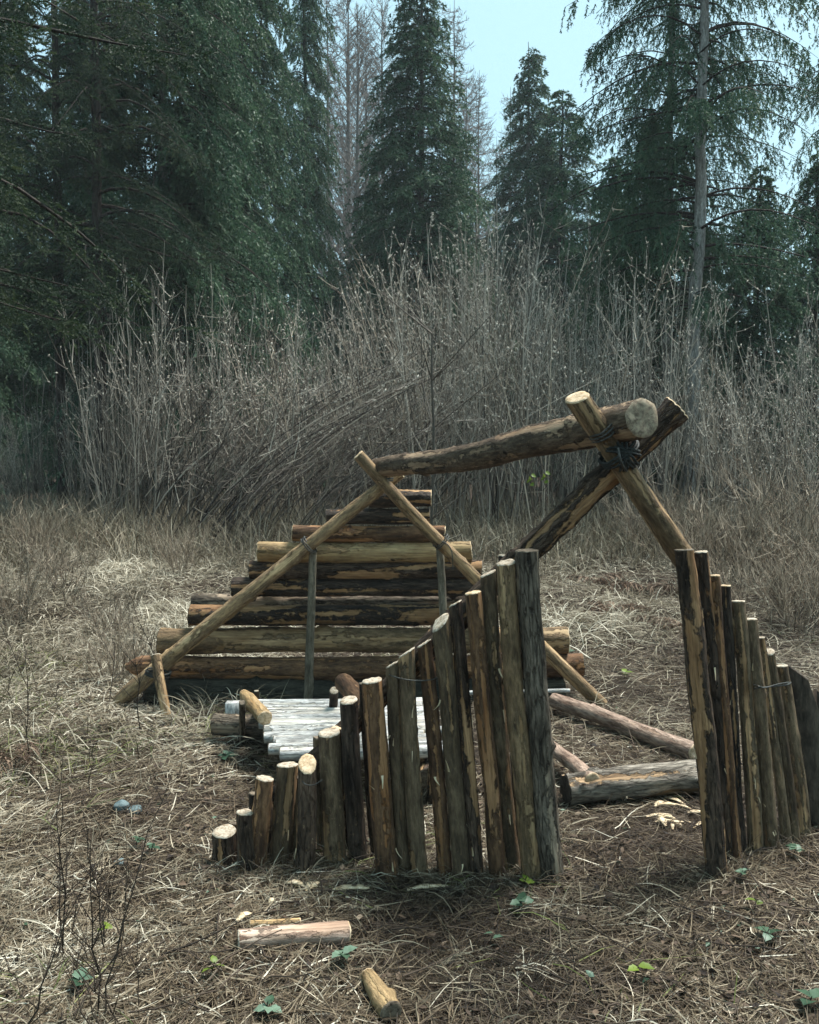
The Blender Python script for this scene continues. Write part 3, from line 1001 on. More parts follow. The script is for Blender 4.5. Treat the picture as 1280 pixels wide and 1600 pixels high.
def crown(data, mat):
    V, Fc, ti = data
    return mesh_of('crown', V, [Fc], M[mat], attrs={'tint': ti}, smooth=False)


def plant_tree(name, tr_me, cr_me, x, y, label, cat, rot=0, sc=1., group=None, scz=None):
    o = thing(name, label, cat, (x, y, float(H(x, y)) - .03), group)
    o.rotation_euler = (0, 0, rot)
    o.scale = (sc, sc, scz or sc)
    link('trunk', tr_me, o)
    if cr_me:
        link('crown', cr_me, o)
    return o


def X(u, Y):
    return (u - 640) / F * Y


# variants
A_t, A_c = spruce(1, 16, 2.9, 0, .6, .25, 8, .075, 4, 7, .085, .03, seclen=.5)
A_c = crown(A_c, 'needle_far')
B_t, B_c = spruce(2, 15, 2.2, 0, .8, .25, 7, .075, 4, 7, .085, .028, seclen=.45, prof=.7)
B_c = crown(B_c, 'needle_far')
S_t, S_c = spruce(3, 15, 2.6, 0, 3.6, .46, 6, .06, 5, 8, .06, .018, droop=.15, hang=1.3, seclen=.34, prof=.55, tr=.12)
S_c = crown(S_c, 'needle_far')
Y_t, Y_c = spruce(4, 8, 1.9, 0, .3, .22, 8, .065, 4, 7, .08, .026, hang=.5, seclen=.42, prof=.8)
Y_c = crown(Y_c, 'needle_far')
N_t, N_c = spruce(5, 13, 2.7, 0, 2.7, .36, 9, .075, 8, 34, .023, .0085, droop=.22, hang=.35, seclen=.4, prof=.6, zmax=7.6, tint0=.42, hmin=-1.2, jit=.3, twl=.13, elv=.3, pair=.85, arc=(3.6, 6.9))
N_c = crown(N_c, 'needle')
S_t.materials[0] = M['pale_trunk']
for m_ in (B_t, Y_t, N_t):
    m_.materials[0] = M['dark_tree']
# near dense spruces on the left
plant_tree('spruce_tree', N_t, N_c, X(-290, 6.1), 6.1, 'nearest dense dark spruce whose drooping boughs fill the upper left corner', 'tree', 0)
plant_tree('spruce_tree', N_t, N_c, X(-60, 9.6), 9.6, 'dense dark spruce rising behind the nearest boughs at the left edge', 'tree', -.4, .85, None, 1.1)
plant_tree('spruce_tree', N_t, N_c, X(98, 15.5), 15.5, 'spruce with a slim dark trunk bare near the ground at left', 'tree', .1, .75, None, 1.1)
plant_tree('spruce_tree', N_t, N_c, X(158, 14.2), 14.2, 'spruce with a thicker dark trunk hidden among whippy stems at left', 'tree', .8, .75, None, 1.15)
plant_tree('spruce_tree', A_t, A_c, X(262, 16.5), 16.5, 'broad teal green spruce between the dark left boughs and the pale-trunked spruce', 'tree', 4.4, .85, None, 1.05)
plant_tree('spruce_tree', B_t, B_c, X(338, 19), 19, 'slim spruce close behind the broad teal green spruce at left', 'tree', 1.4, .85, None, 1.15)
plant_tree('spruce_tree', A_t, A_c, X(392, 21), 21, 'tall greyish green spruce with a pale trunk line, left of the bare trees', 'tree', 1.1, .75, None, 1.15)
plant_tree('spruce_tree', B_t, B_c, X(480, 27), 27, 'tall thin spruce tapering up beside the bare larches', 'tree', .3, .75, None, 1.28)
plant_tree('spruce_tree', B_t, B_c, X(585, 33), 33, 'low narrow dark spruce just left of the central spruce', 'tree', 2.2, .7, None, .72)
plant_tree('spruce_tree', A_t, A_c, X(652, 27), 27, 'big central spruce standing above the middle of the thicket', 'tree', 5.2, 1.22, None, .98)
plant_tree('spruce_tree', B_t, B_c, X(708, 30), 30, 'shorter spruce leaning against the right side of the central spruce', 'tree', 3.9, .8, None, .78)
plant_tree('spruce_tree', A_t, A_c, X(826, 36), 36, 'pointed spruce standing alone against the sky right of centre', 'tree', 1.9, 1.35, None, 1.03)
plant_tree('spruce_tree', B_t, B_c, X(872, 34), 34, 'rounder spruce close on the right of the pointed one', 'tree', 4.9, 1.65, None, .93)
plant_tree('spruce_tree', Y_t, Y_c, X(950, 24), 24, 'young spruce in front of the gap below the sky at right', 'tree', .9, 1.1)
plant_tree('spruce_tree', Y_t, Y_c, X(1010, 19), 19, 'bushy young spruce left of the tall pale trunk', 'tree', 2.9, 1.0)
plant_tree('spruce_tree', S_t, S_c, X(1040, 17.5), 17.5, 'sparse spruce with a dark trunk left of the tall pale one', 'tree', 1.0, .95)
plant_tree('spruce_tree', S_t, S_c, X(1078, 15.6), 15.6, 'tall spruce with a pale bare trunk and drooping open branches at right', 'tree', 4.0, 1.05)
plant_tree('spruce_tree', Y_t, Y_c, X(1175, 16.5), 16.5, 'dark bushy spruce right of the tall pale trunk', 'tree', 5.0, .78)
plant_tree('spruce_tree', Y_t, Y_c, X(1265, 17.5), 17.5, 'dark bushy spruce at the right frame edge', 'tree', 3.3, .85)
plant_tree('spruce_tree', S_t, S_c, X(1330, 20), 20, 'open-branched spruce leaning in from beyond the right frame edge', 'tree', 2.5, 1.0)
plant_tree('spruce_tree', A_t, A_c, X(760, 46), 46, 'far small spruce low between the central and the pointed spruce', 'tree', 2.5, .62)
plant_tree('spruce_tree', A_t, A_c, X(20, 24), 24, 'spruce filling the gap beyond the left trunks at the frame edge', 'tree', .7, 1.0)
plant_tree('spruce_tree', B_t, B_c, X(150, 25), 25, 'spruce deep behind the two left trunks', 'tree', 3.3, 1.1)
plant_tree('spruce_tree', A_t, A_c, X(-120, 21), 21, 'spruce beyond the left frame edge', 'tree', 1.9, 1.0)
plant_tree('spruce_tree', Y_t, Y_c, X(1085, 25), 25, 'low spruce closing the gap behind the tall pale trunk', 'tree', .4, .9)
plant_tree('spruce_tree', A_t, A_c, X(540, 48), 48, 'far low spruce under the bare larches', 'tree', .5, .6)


# bare larches
def bare_tree(seed, Ht, R, whorl, nbr, el, tr, nsub):
    r = np.random.default_rng(seed)
    zs = np.arange(Ht * .18, Ht * .98, whorl)
    z = np.repeat(zs, nbr) + r.uniform(-.5, .5, len(zs) * nbr) * whorl
    az = r.uniform(0, 6.28, len(z))
    tt = z / Ht
    L = R * (1.05 - tt) ** .8 * r.uniform(.5, 1.1, len(z)) + .15
    s = np.linspace(0, 1, 6)
    e = el + r.normal(0, .2, len(z))
    P = np.stack([L[:, None] * s * np.cos(az)[:, None], L[:, None] * s * np.sin(az)[:, None], z[:, None] + L[:, None] * (e[:, None] * s + .25 * s ** 2)], -1)
    P += r.normal(0, .03, P.shape) * s[None, :, None]
    wood = [tubes(P, (.009 + .011 * L)[:, None] * (1 - .8 * s), 3)]
    m = len(z) * nsub
    b = np.repeat(np.arange(len(z)), nsub)
    ss = r.uniform(.2, 1, m)
    idx = ss * 5
    i0 = np.minimum(idx.astype(int), 4)
    fr = (idx - i0)[:, None]
    pos = P[b, i0] * (1 - fr) + P[b, i0 + 1] * fr
    tg = nrm(P[b, i0 + 1] - P[b, i0])
    dd = nrm(tg * .6 + r.normal(0, .55, (m, 3)) + UP * .1)
    l = (.28 * L[b] * (1.1 - .6 * ss) + .1) * r.uniform(.6, 1.3, m)
    s3 = np.linspace(0, 1, 4)
    Q = pos[:, None] + dd[:, None] * (l[:, None] * s3)[..., None] + UP * (.1 * l[:, None] * s3 ** 2)[..., None]
    wood.append(tubes(Q, np.full((m, 1), .012) * (1 - .6 * s3), 3))
    sz = np.linspace(0, 1, 20)
    wob = np.cumsum(r.normal(0, .02, (20, 2)), 0)
    Pt = np.stack([wob[:, 0], wob[:, 1], sz * Ht], -1)[None]
    wood.insert(0, tubes(Pt, (tr * (1 - sz) ** .9 + .01)[None], 8))
    V, f = merge(wood)
    return mesh_of('trunk', V, f, M['larch'], attrs={'tint': np.clip(.35 + .4 * (V[:, 0] ** 2 + V[:, 1] ** 2) ** .5 / R + r.normal(0, .1, len(V)), 0, 1)})


L1 = bare_tree(21, 24, 3.6, .3, 6, .0, .17, 11)
L2 = bare_tree(22, 22, 4.2, .42, 5, .9, .2, 14)
for k, (u, y, me, rot, sc, lab) in enumerate((
        (545, 42, L2, .2, 1.0, 'bare grey broadleaf tree with forking limbs right of the thin spruce'),
        (520, 50, L1, 1.7, 1.05, 'bare larch half hidden by the tall thin spruce'),
        (600, 47, L2, 2.8, 1.05, 'pale bare tree rising behind the narrow dark spruce'),
        (572, 56, L1, 4.0, 1.1, 'farthest bare larch in the bright gap left of the central spruce'),
        (708, 48, L1, 3.1, .98, 'bare larch whose crown shows beside the top of the central spruce'),
        (742, 52, L1, 5.1, .9, 'bare larch filling the gap right of the central spruce'),
        (775, 50, L1, .9, .72, 'lower bare larch next to the pointed spruce'),
        (562, 38, L2, 5.2, .85, 'nearest bare tree of the bright gap, with several pale limbs'),
        (725, 45, L2, 1.2, .85, 'bare spreading tree behind the right flank of the central spruce'),
        (795, 58, L1, 2.6, .95, 'bare larch peeping over the gap left of the pointed spruce'),
        (640, 55, L1, 2.2, 1.15, 'tall bare larch behind the central spruce top'))):
    plant_tree('larch_tree', me, None, X(u, y), y, lab, 'tree', rot, sc)

# far wood closing the gaps low behind the thicket
r = np.random.default_rng(77)
Vs, Fs, Ts, nv = [], [], [], 0
A0V, A0F, A0T = (np.array([v.co for v in B_c.vertices]), None, None)
o = None
pts = []
for k in range(44):
    y = r.uniform(60, 85)
    pts.append((r.uniform(-.62, .62) * y, y, r.uniform(5, 9.5)))
cones = []
for (x, y, h_) in pts:
    m = 900
    tt = r.uniform(0, 1, m) ** .8
    R_ = h_ * .2
    az = r.uniform(0, 6.28, m)
    rr = R_ * (1 - tt) * r.uniform(.4, 1.1, m)
    B_ = np.stack([x + rr * np.cos(az), y + rr * np.sin(az), float(H(x, y)) + tt * h_], -1)
    D_ = nrm(np.stack([np.cos(az), np.sin(az), -.5 + 0 * az], -1))
    V_, F_, own = foliage(B_, D_, np.full(m, .55), 2, .4, .25, r)
    Vs.append(V_)
    Fs.append(F_ + nv)
    nv += len(V_)
    Ts.append(np.clip(.5 + r.normal(0, .15, m), 0, 1)[own])
o = link('far_wood', mesh_of('far_wood', np.concatenate(Vs), [np.concatenate(Fs)], M['needle_far'], attrs={'tint': np.concatenate(Ts)}, smooth=False))
tag(o, 'far-off low dark spruce wood behind the thicket', 'wood', kind='stuff')


# ------------------------------------------------------------------ bare shrubs of the thicket
def shrub(seed, Ht, nst, spread, lean=(0, 0), arcing=0., tb=.36, ntw=10, nsub=2, cat=160, rbase=.35, thick=.92):
    r = np.random.default_rng(seed)
    n = 9
    s = np.linspace(0, 1, n)
    az = r.uniform(0, 6.28, nst)
    b = np.stack([np.cos(az), np.sin(az)], -1) * (rbase * r.uniform(.1, 1, nst))[:, None]
    h_ = Ht * r.uniform(.5, 1.0, nst)
    out = np.stack([np.cos(az), np.sin(az)], -1) * (spread * r.uniform(.2, 1.2, nst))[:, None] + np.array(lean) * r.uniform(.6, 1.3, nst)[:, None]
    P = np.zeros((nst, n, 3))
    P[..., :2] = b[:, None] + out[:, None] * (h_[:, None] * (s ** (1.0 + .6 * arcing)))[..., None]
    P[..., 2] = h_[:, None] * (s - arcing * .5 * s ** 2)
    P[..., :2] += np.cumsum(r.normal(0, .018, (nst, n, 2)), 1) * h_[:, None, None] * .35
    P[..., 2] -= .1 * (1 - s)
    Rs = ((.0045 + .0024 * h_) * thick)[:, None] * (1 - .8 * s)
    parts = [tubes(P, Rs, 4)]
    tints = [np.clip(np.repeat(r.normal(tb, .24, nst)[:, None] + .32 * s[None], 4, 1).reshape(nst, -1), 0, 1).reshape(-1)]

    def sub(P, per, smin, l0, l1, up, n2, r0):
        m = len(P) * per
        NN = P.shape[1]
        k = np.repeat(np.arange(len(P)), per)
        ss = r.uniform(smin, .99, m)
        ix = ss * (NN - 1)
        i0 = np.minimum(ix.astype(int), NN - 2)
        fr = (ix - i0)[:, None]
        pos = P[k, i0] * (1 - fr) + P[k, i0 + 1] * fr
        tg = nrm(P[k, i0 + 1] - P[k, i0])
        dd = nrm(tg * .9 + r.normal(0, .5, (m, 3)) + UP * up)
        l = r.uniform(l0, l1, m) * (1.15 - .7 * ss)
        q = np.linspace(0, 1, n2)
        Q = pos[:, None] + dd[:, None] * (l[:, None] * q)[..., None] + UP * (.18 * l[:, None] * q ** 2)[..., None]
        Q += np.cumsum(r.normal(0, .03, Q.shape), 1) * l[:, None, None] * q[None, :, None]
        parts.append(tubes(Q, r0 * (1 - .7 * q)[None] * np.ones((m, 1)), 3))
        tints.append(np.repeat(np.clip(r.normal(.48, .32, m), 0, 1), n2 * 3))
        return Q
    T1 = sub(P, ntw, .22, .3, .36 * Ht ** .8, .2, 5, .0052 * thick)
    T2 = sub(T1, nsub, .2, .12, .34, .12, 3, .0038 * thick)
    V, f = merge(parts)
    me = mesh_of('branches', V, f, M['twig'], attrs={'tint': np.concatenate(tints)})
    cm = None
    if cat:
        pool = np.concatenate([T1[:, 1:].reshape(-1, 3), T2.reshape(-1, 3)])
        pool = pool[pool[:, 2] > .4 * Ht]
        c = pool[r.integers(0, len(pool), cat)]
        dd = nrm(r.normal(0, .5, (cat, 3)) + UP * .7)
        U = nrm(np.cross(dd, r.normal(size=(cat, 3))))
        Bn = np.cross(dd, U)
        l = r.uniform(.016, .03, cat)[:, None]
        w_ = r.uniform(.008, .0125, cat)[:, None]
        Vc = np.stack([c - dd * l, c + U * w_, c + Bn * w_, c - U * w_, c - Bn * w_, c + dd * l], 1).reshape(-1, 3)
        k = np.arange(cat)[:, None, None] * 6
        tri = np.array([[0, 2, 1], [0, 3, 2], [0, 4, 3], [0, 1, 4], [5, 1, 2], [5, 2, 3], [5, 3, 4], [5, 4, 1]])[None]
        cm = mesh_of('catkins', Vc, [(k + tri).reshape(-1, 3)], M['catkin'], attrs={'tint': np.repeat(r.uniform(0, 1, cat), 6)})
    return me, cm


SH = [shrub(31, 3.6, 17, .2, cat=300, rbase=.6), shrub(32, 3.4, 15, .28, cat=280, rbase=.6, arcing=.25), shrub(33, 4.6, 17, .14, cat=300, ntw=10, rbase=.5),
      shrub(34, 3.0, 17, .4, cat=150, rbase=.6, arcing=.4), shrub(35, 3.8, 15, .18, cat=270, lean=(.15, 0), rbase=.7)]
BENT = [shrub(41, 2.6, 15, .2, (.7, -.1), .6, cat=30, rbase=.9, ntw=4, tb=.12), shrub(42, 2.9, 14, .25, (.9, .1), .65, cat=20, rbase=1.0, ntw=4, tb=.15)]
LOW = [shrub(51, 1.5, 26, .5, (0, 0), .5, ntw=10, cat=0, rbase=.3, thick=.8), shrub(52, 1.2, 22, .7, (-.2, 0), .7, ntw=9, cat=0, rbase=.35, thick=.75)]
for q_ in LOW:
    q_[0].materials[0] = M['tan_twig']
M['twig_warm'] = tint_mat('warm_brown_twigs', [(0, (.03, .024, .018)), (.45, (.155, .125, .093)), (1, (.52, .45, .355))], .75)
M['twig_dark'] = tint_mat('dark_reddish_twigs', [(0, (.026, .021, .018)), (.5, (.12, .1, .083)), (1, (.48, .43, .37))], .75)
SH[1][0].materials[0] = M['twig_warm']
SH[3][0].materials[0] = M['twig_dark']
BENT[1][0].materials[0] = M['twig_dark']
WHIP = [shrub(61, 3.8, 13, .05, (.02, 0), 0, ntw=3, nsub=1, cat=20, rbase=.3, thick=.95, tb=.22)]


def put_shrub(pair, x, y, label, group, rot=None, sc=1., name='bare_shrub'):
    o = thing(name, label, 'shrub', (x, y, float(H(x, y)) - .04), group)
    o.rotation_euler = (0, 0, random.uniform(0, 6.28) if rot is None else rot)
    o.scale = (sc, sc, sc * random.uniform(.92, 1.08))
    link('branches', pair[0], o)
    if pair[1]:
        link('catkins', pair[1], o)['kind'] = 'stuff'
    return o


def top_at(u):       # outline of the thicket's top in the photograph
    return np.interp(u, [0, 180, 240, 330, 430, 540, 620, 700, 760, 830, 900, 960, 1040, 1120, 1200, 1280], [640, 600, 430, 470, 450, 500, 440, 390, 340, 390, 420, 430, 450, 560, 520, 500])


LMK = [(-60, 'at the left frame edge'), (60, 'under the dark boughs at left'), (150, 'by the slim left trunk'), (230, 'right of the two left trunks'), (300, 'under the broad green spruce'),
       (370, 'left of the pale-trunked spruce'), (430, 'under the greyish spruce'), (490, 'under the tall thin spruce'), (550, 'beneath the bare larches'), (610, 'above the rear pole crossing'),
       (670, 'beneath the central spruce'), (730, 'right of the central spruce'), (790, 'above the middle of the ridge log'), (850, 'under the pointed spruce'), (905, 'above the front pole crossing'),
       (970, 'just above the ridge log end'), (1030, 'left of the tall pale trunk'), (1090, 'at the tall pale trunk'), (1150, 'right of the tall pale trunk'), (1210, 'above the low right fence posts'),
       (1270, 'above the dark boards at right'), (1400, 'beyond the right frame edge')]


def near_mark(u):
    return min(LMK, key=lambda m_: abs(m_[0] - u))[1]


ROWN = {12.2: 'front-row', 13.6: 'second-row', 15.2: 'third-row', 17.2: 'fourth-row', 19.5: 'rearmost'}
ROWN[23.0] = 'far'
hts = [3.6, 3.4, 4.6, 3.0, 3.8]
rr_ = random.Random(5)
for Yr, du in ((12.2, 76), (13.6, 70), (15.2, 68), (17.2, 64), (19.5, 66), (23.0, 60)):
    u = -40 + rr_.uniform(0, 40)
    while u < 1330:
        y = Yr + rr_.uniform(-.6, .6)
        x = X(u, y)
        if (u < 200 and y < 13.3) or (Yr == 23.0 and u > 330):
            u += du
            continue
        want = CAMH + (700 - top_at(u)) / F * y - float(H(x, y))
        want *= rr_.uniform(.85, 1.2)
        if u < 200:
            want = max(want, 1.9) * .9
        k = rr_.randrange(5)
        if want > 4.2 and rr_.random() < .6:
            k = 2
        sc = max(.5, min(1.45, want / hts[k]))
        if 210 < u < 560 and y < 14.4 and rr_.random() < .6:
            put_shrub(rr_.choice(BENT), x, y, 'bent ' + ROWN[Yr] + ' willow with stems arching right, ' + near_mark(u), 'arching bent shrubs at the left of the thicket', rr_.uniform(-.35, .35), rr_.uniform(1.0, 1.35))
        else:
            put_shrub(SH[k], x, y, 'bare ' + ROWN[Yr] + ' catkin willow of the thicket, ' + near_mark(u), 'bare catkin shrubs of the thicket', None, sc)
        u += du * rr_.uniform(.75, 1.3)
for (u, y, k, sc) in ((240, 12.0, 0, 1.2), (310, 11.9, 1, 1.25), (375, 12.1, 0, 1.1), (455, 11.9, 1, .9), (290, 12.8, 1, 1.45)):
    put_shrub(BENT[k], X(u, y), y, 'dark long-stemmed willow arching right over the meadow edge, ' + near_mark(u), 'arching bent shrubs at the left of the thicket', random.uniform(-.3, .3), sc)
for (u, y, sc) in ((172, 13.6, 1.05), (205, 13.2, 1.1), (255, 13.0, 1.15), (300, 13.4, .95), (150, 14.6, 1.0), (235, 14.4, 1.2), (110, 15.5, .9), (60, 14.8, .8), (190, 12.6, .9), (130, 13.0, .7), (330, 12.8, 1.0)):
    put_shrub(WHIP[0], X(u, y), y, 'clump of tall straight whippy stems, ' + near_mark(u), 'whippy stem clumps at the left', None, sc)
for (u, y, k, sc) in ((1130, 9.2, 0, 1.0), (1215, 8.6, 1, 1.05), (1275, 9.6, 0, 1.15), (1180, 7.6, 1, .75), (1080, 10.2, 1, .95), (1255, 7.2, 0, .7), (1010, 10.8, 0, .8), (1310, 8.0, 1, 1.0)):
    put_shrub(LOW[k], X(u, y), y, 'low tangled dry ' + ('tan shrub ' if k == 0 else 'spreading shrub ') + near_mark(u), 'low tangled shrubs behind the right fence', None, sc)
put_shrub(SH[1], X(1215, 10.5), 10.5, 'tall thin-stemmed bare shrub rising above the low right fence posts', 'bare shrubs at the right edge', 1, .75)
put_shrub(SH[4], X(1275, 11.2), 11.2, 'tall thin-stemmed bare shrub rising at the right frame edge', 'bare shrubs at the right edge', 3, .85)
put_shrub(SH[0], X(1150, 11.4), 11.4, 'tall thin-stemmed bare shrub just right of the tall pale trunk', 'bare shrubs at the right edge', 4, .8)
for (u, y, sc, wh) in ((20, 7.6, .55, 'at the left frame edge'), (95, 8.6, .5, 'midway across the left meadow'), (165, 7.0, .42, 'beyond the hewn pointed log end'), (175, 5.7, .4, 'nearest the foot of the long rear pole'),
                       (60, 10.5, .7, 'largest, near the dark trunks'), (280, 9.5, .5, 'behind the upper left slope of the log wall')):
    put_shrub(LOW[0], X(u, y), y, 'small twiggy shrub in the left meadow, ' + wh, 'small shrubs in the left meadow', None, sc)
# slim young tree right behind the rear wall
r = np.random.default_rng(9)
yt, = (6.6,)
P = np.array([[X(676, yt) + .01 * math.sin(k * 1.7), yt, -.05 + k * .34] for k in range(8)])[None] + np.array([0, 0, float(H(.2, yt))])
parts = [tubes(P, np.linspace(.02, .006, 8)[None], 6)]
for k in range(2, 8):
    for q in range(3):
        a_ = r.uniform(0, 6.28)
        l = r.uniform(.2, .6)
        b = P[0, k]
        Q = np.array([b + np.array([math.cos(a_) * l * s, math.sin(a_) * l * s * .6, l * .8 * s]) for s in (0, .4, .7, 1)])[None]
        parts.append(tubes(Q, np.linspace(.006, .002, 4)[None], 4))
V, f = merge(parts)
o = link('sapling', mesh_of('sapling', V, f, M['twig'], attrs={'tint': np.full(len(V), .12)}))
tag(o, 'slim dark sapling standing right behind the top of the rear log wall', 'sapling')


# ------------------------------------------------------------------ ground cover
def scatter(n, y0, y1, margin=.7, power=1.0):
    r = rng
    f = r.uniform(0, 1, n) ** power
    y = y0 + (y1 - y0) * f
    x = (r.uniform(-1, 1, n)) * (y * .475 + margin)
    return x, y


def blades(x, y, l, elev, w_, bendk, tint, mat, name, label, zoff=.0, n=4):
    M_ = len(x)
    az = rng.uniform(0, 2 * np.pi, M_)
    s = np.linspace(0, 1, n)
    hd = np.stack([np.cos(az), np.sin(az), 0 * az], -1)
    P = np.zeros((M_, n, 3))
    hor = np.cos(elev)[:, None] * s + .25 * (bendk[:, None] * s ** 2)
    P[..., :2] = np.stack([x, y], -1)[:, None] + hd[:, None, :2] * (l[:, None] * hor)[..., None]
    curl = rng.normal(0, .15, M_)[:, None] * s ** 2 * l[:, None]
    side = np.stack([-np.sin(az), np.cos(az), 0 * az], -1)
    P += side[:, None] * curl[..., None]
    z = np.sin(elev)[:, None] * s - bendk[:, None] * s ** 2
    gz = H(P[..., 0], P[..., 1])
    P[..., 2] = np.maximum(H(x, y)[:, None] + zoff + l[:, None] * z, gz + .004 + rng.uniform(0, .02, (M_, 1)))
    tw = rng.uniform(-1, 1, M_)
    sd = nrm(side + UP * tw[:, None])
    Wd = (w_ / 2)[:, None] * (1 - .75 * s ** 2)[None]
    V, q = ribbons(P, Wd, sd)
    o = link(name, mesh_of(name, V, [q], M[mat], attrs={'tint': np.repeat(np.clip(tint, 0, 1), n * 2)}, smooth=False))
    return tag(o, label, 'ground cover', kind='stuff')


def nz2(x, y, sc, off=0):
    return np.sin(x * sc + off) * np.sin(y * sc * 1.13 + off * 2) + .6 * np.sin(x * sc * 2.3 + y * sc * 1.1 + off) + .4 * np.sin(y * sc * 3.1 - x * sc * 1.7 + off * 3)


def meadow_mask(x, y):
    m = sstep(-.55, -1.35, x) * sstep(3.6, 4.8, y) + .55 * sstep(6, 7.5, y) * sstep(4.5, 1, x)
    return np.clip(m, 0, 1)


# fine needle and straw carpet in front
x, y = scatter(100000, 1.9, 6.5, .6, 1.35)
mm = meadow_mask(x, y)
tn = .37 + .16 * nz2(x, y, 3.1, 1) + rng.normal(0, .2, len(x)) + .2 * mm + .12 * sstep(.2, -1.2, x)
blades(x, y, rng.uniform(.035, .13, len(x)), rng.uniform(-.1, .65, len(x)), rng.uniform(.0016, .0036, len(x)), rng.uniform(0, .35, len(x)), tn, 'straw', 'straw',
       'carpet of brown needles and dry straw around the shelter')
# longer pale strands lying over it
x, y = scatter(12000, 1.9, 6.5, .6, 1.2)
k = nz2(x, y, 2.1, 4) + rng.normal(0, .5, len(x)) + 1.0 * sstep(.3, -1.0, x) > .1
x, y = x[k], y[k]
blades(x, y, rng.uniform(.04, .16, len(x)), rng.uniform(.0, .6, len(x)), rng.uniform(.0022, .0055, len(x)), rng.uniform(.1, .4, len(x)), .70 + rng.normal(0, .18, len(x)), 'straw', 'straw',
       'long pale straw strands lying loose over the brown carpet', .005, 5)
# rooted tufts
cx, cy = scatter(900, 1.9, 7.5, .5, 1.0)
k = nz2(cx, cy, 1.5, 8) + rng.normal(0, .5, len(cx)) + 1.2 * sstep(.2, -1.0, cx) > .45
cx, cy = cx[k], cy[k]
x = (cx[:, None] + rng.normal(0, .022, (len(cx), 20))).ravel()
y = (cy[:, None] + rng.normal(0, .022, (len(cx), 20))).ravel()
tt = np.repeat(rng.normal(.43, .17, len(cx)), 20) + rng.normal(0, .12, len(x))
blades(x, y, rng.uniform(.06, .19, len(x)), rng.uniform(.15, 1.2, len(x)), rng.uniform(.002, .0042, len(x)), rng.uniform(.4, 1.1, len(x)), tt, 'meadow', 'dry_grass',
       'flattened tufts of dead grass rooted in the foreground', .0, 5)
# meadow grass at left and back
x, y = scatter(150000, 3.4, 16.5, .8, .75)
k = rng.uniform(0, 1, len(x)) < meadow_mask(x, y)
x, y = x[k], y[k]
tus = nz2(x, y, 1.7, 2)
le = (.16 + .10 * np.clip(tus, -1, 1.5)) * rng.uniform(.6, 1.5, len(x)) + .06
tn = .56 + .14 * nz2(x, y, .9, 5) + rng.normal(0, .22, len(x))
blades(x, y, le, rng.uniform(.2, 1.25, len(x)), rng.uniform(.003, .0065, len(x)) * (1 + .05 * y), rng.uniform(.25, 1.1, len(x)), tn, 'meadow', 'dry_grass',
       'bleached matted meadow grass to the left of and behind the shelter', .0, 5)
# brownish grass behind the gateway and right side
x, y = scatter(60000, 4.3, 15, .8, .8)
k = (x > .2) & (rng.uniform(0, 1, len(x)) < .9)
x, y = x[k], y[k]
tn = .40 + .14 * nz2(x, y, 1.3, 3) + rng.normal(0, .2, len(x))
blades(x, y, rng.uniform(.08, .3, len(x)), rng.uniform(.0, 1.0, len(x)), rng.uniform(.003, .006, len(x)) * (1 + .04 * y), rng.uniform(.2, .9, len(x)), tn, 'meadow', 'dry_grass',
       'brownish dry grass on the slope beyond the gateway', .0, 5)
# green grass wisps left
x, y = scatter(16000, 2.0, 7, .4, .9)
k = (nz2(x, y, 1.9, 7) + rng.normal(0, .3, len(x)) > .72) & ((x < -.1) | (rng.uniform(0, 1, len(x)) < .1))
x, y = x[k], y[k]
blades(x, y, rng.uniform(.08, .24, len(x)), rng.uniform(.3, 1.2, len(x)), rng.uniform(.0025, .0042, len(x)), rng.uniform(.3, .8, len(x)), rng.uniform(0, 1, len(x)), 'green_grass', 'green_grass',
       'thin wisps of green grass among the straw left of the bed')
# tall dry stalks along the thicket's foot
x, y = scatter(26000, 9.8, 14.5, .8, .8)
blades(x, y, rng.uniform(.2, .75, len(x)), rng.uniform(.8, 1.5, len(x)), rng.uniform(.006, .012, len(x)), rng.uniform(.05, .5, len(x)), rng.normal(.45, .2, len(x)), 'meadow', 'dry_stalks',
       'tall dry grass stalks standing along the foot of the thicket', .0, 5)
# grass tufts around post feet
fx, fy = [], []
for (ut, vt, ub, vb, *_r) in lp + rp:
    g = G(ub, vb - 4)
    n = 44
    fx.append(g.x + rng.normal(0, .05, n))
    fy.append(g.y - .02 + rng.normal(0, .04, n))
x, y = np.concatenate(fx), np.concatenate(fy)
blades(x, y, rng.uniform(.06, .2, len(x)), rng.uniform(.2, 1.2, len(x)), rng.uniform(.002, .0036, len(x)), rng.uniform(.2, .8, len(x)), rng.normal(.5, .22, len(x)), 'straw', 'straw',
       'dry grass tufts around the feet of the fence posts')

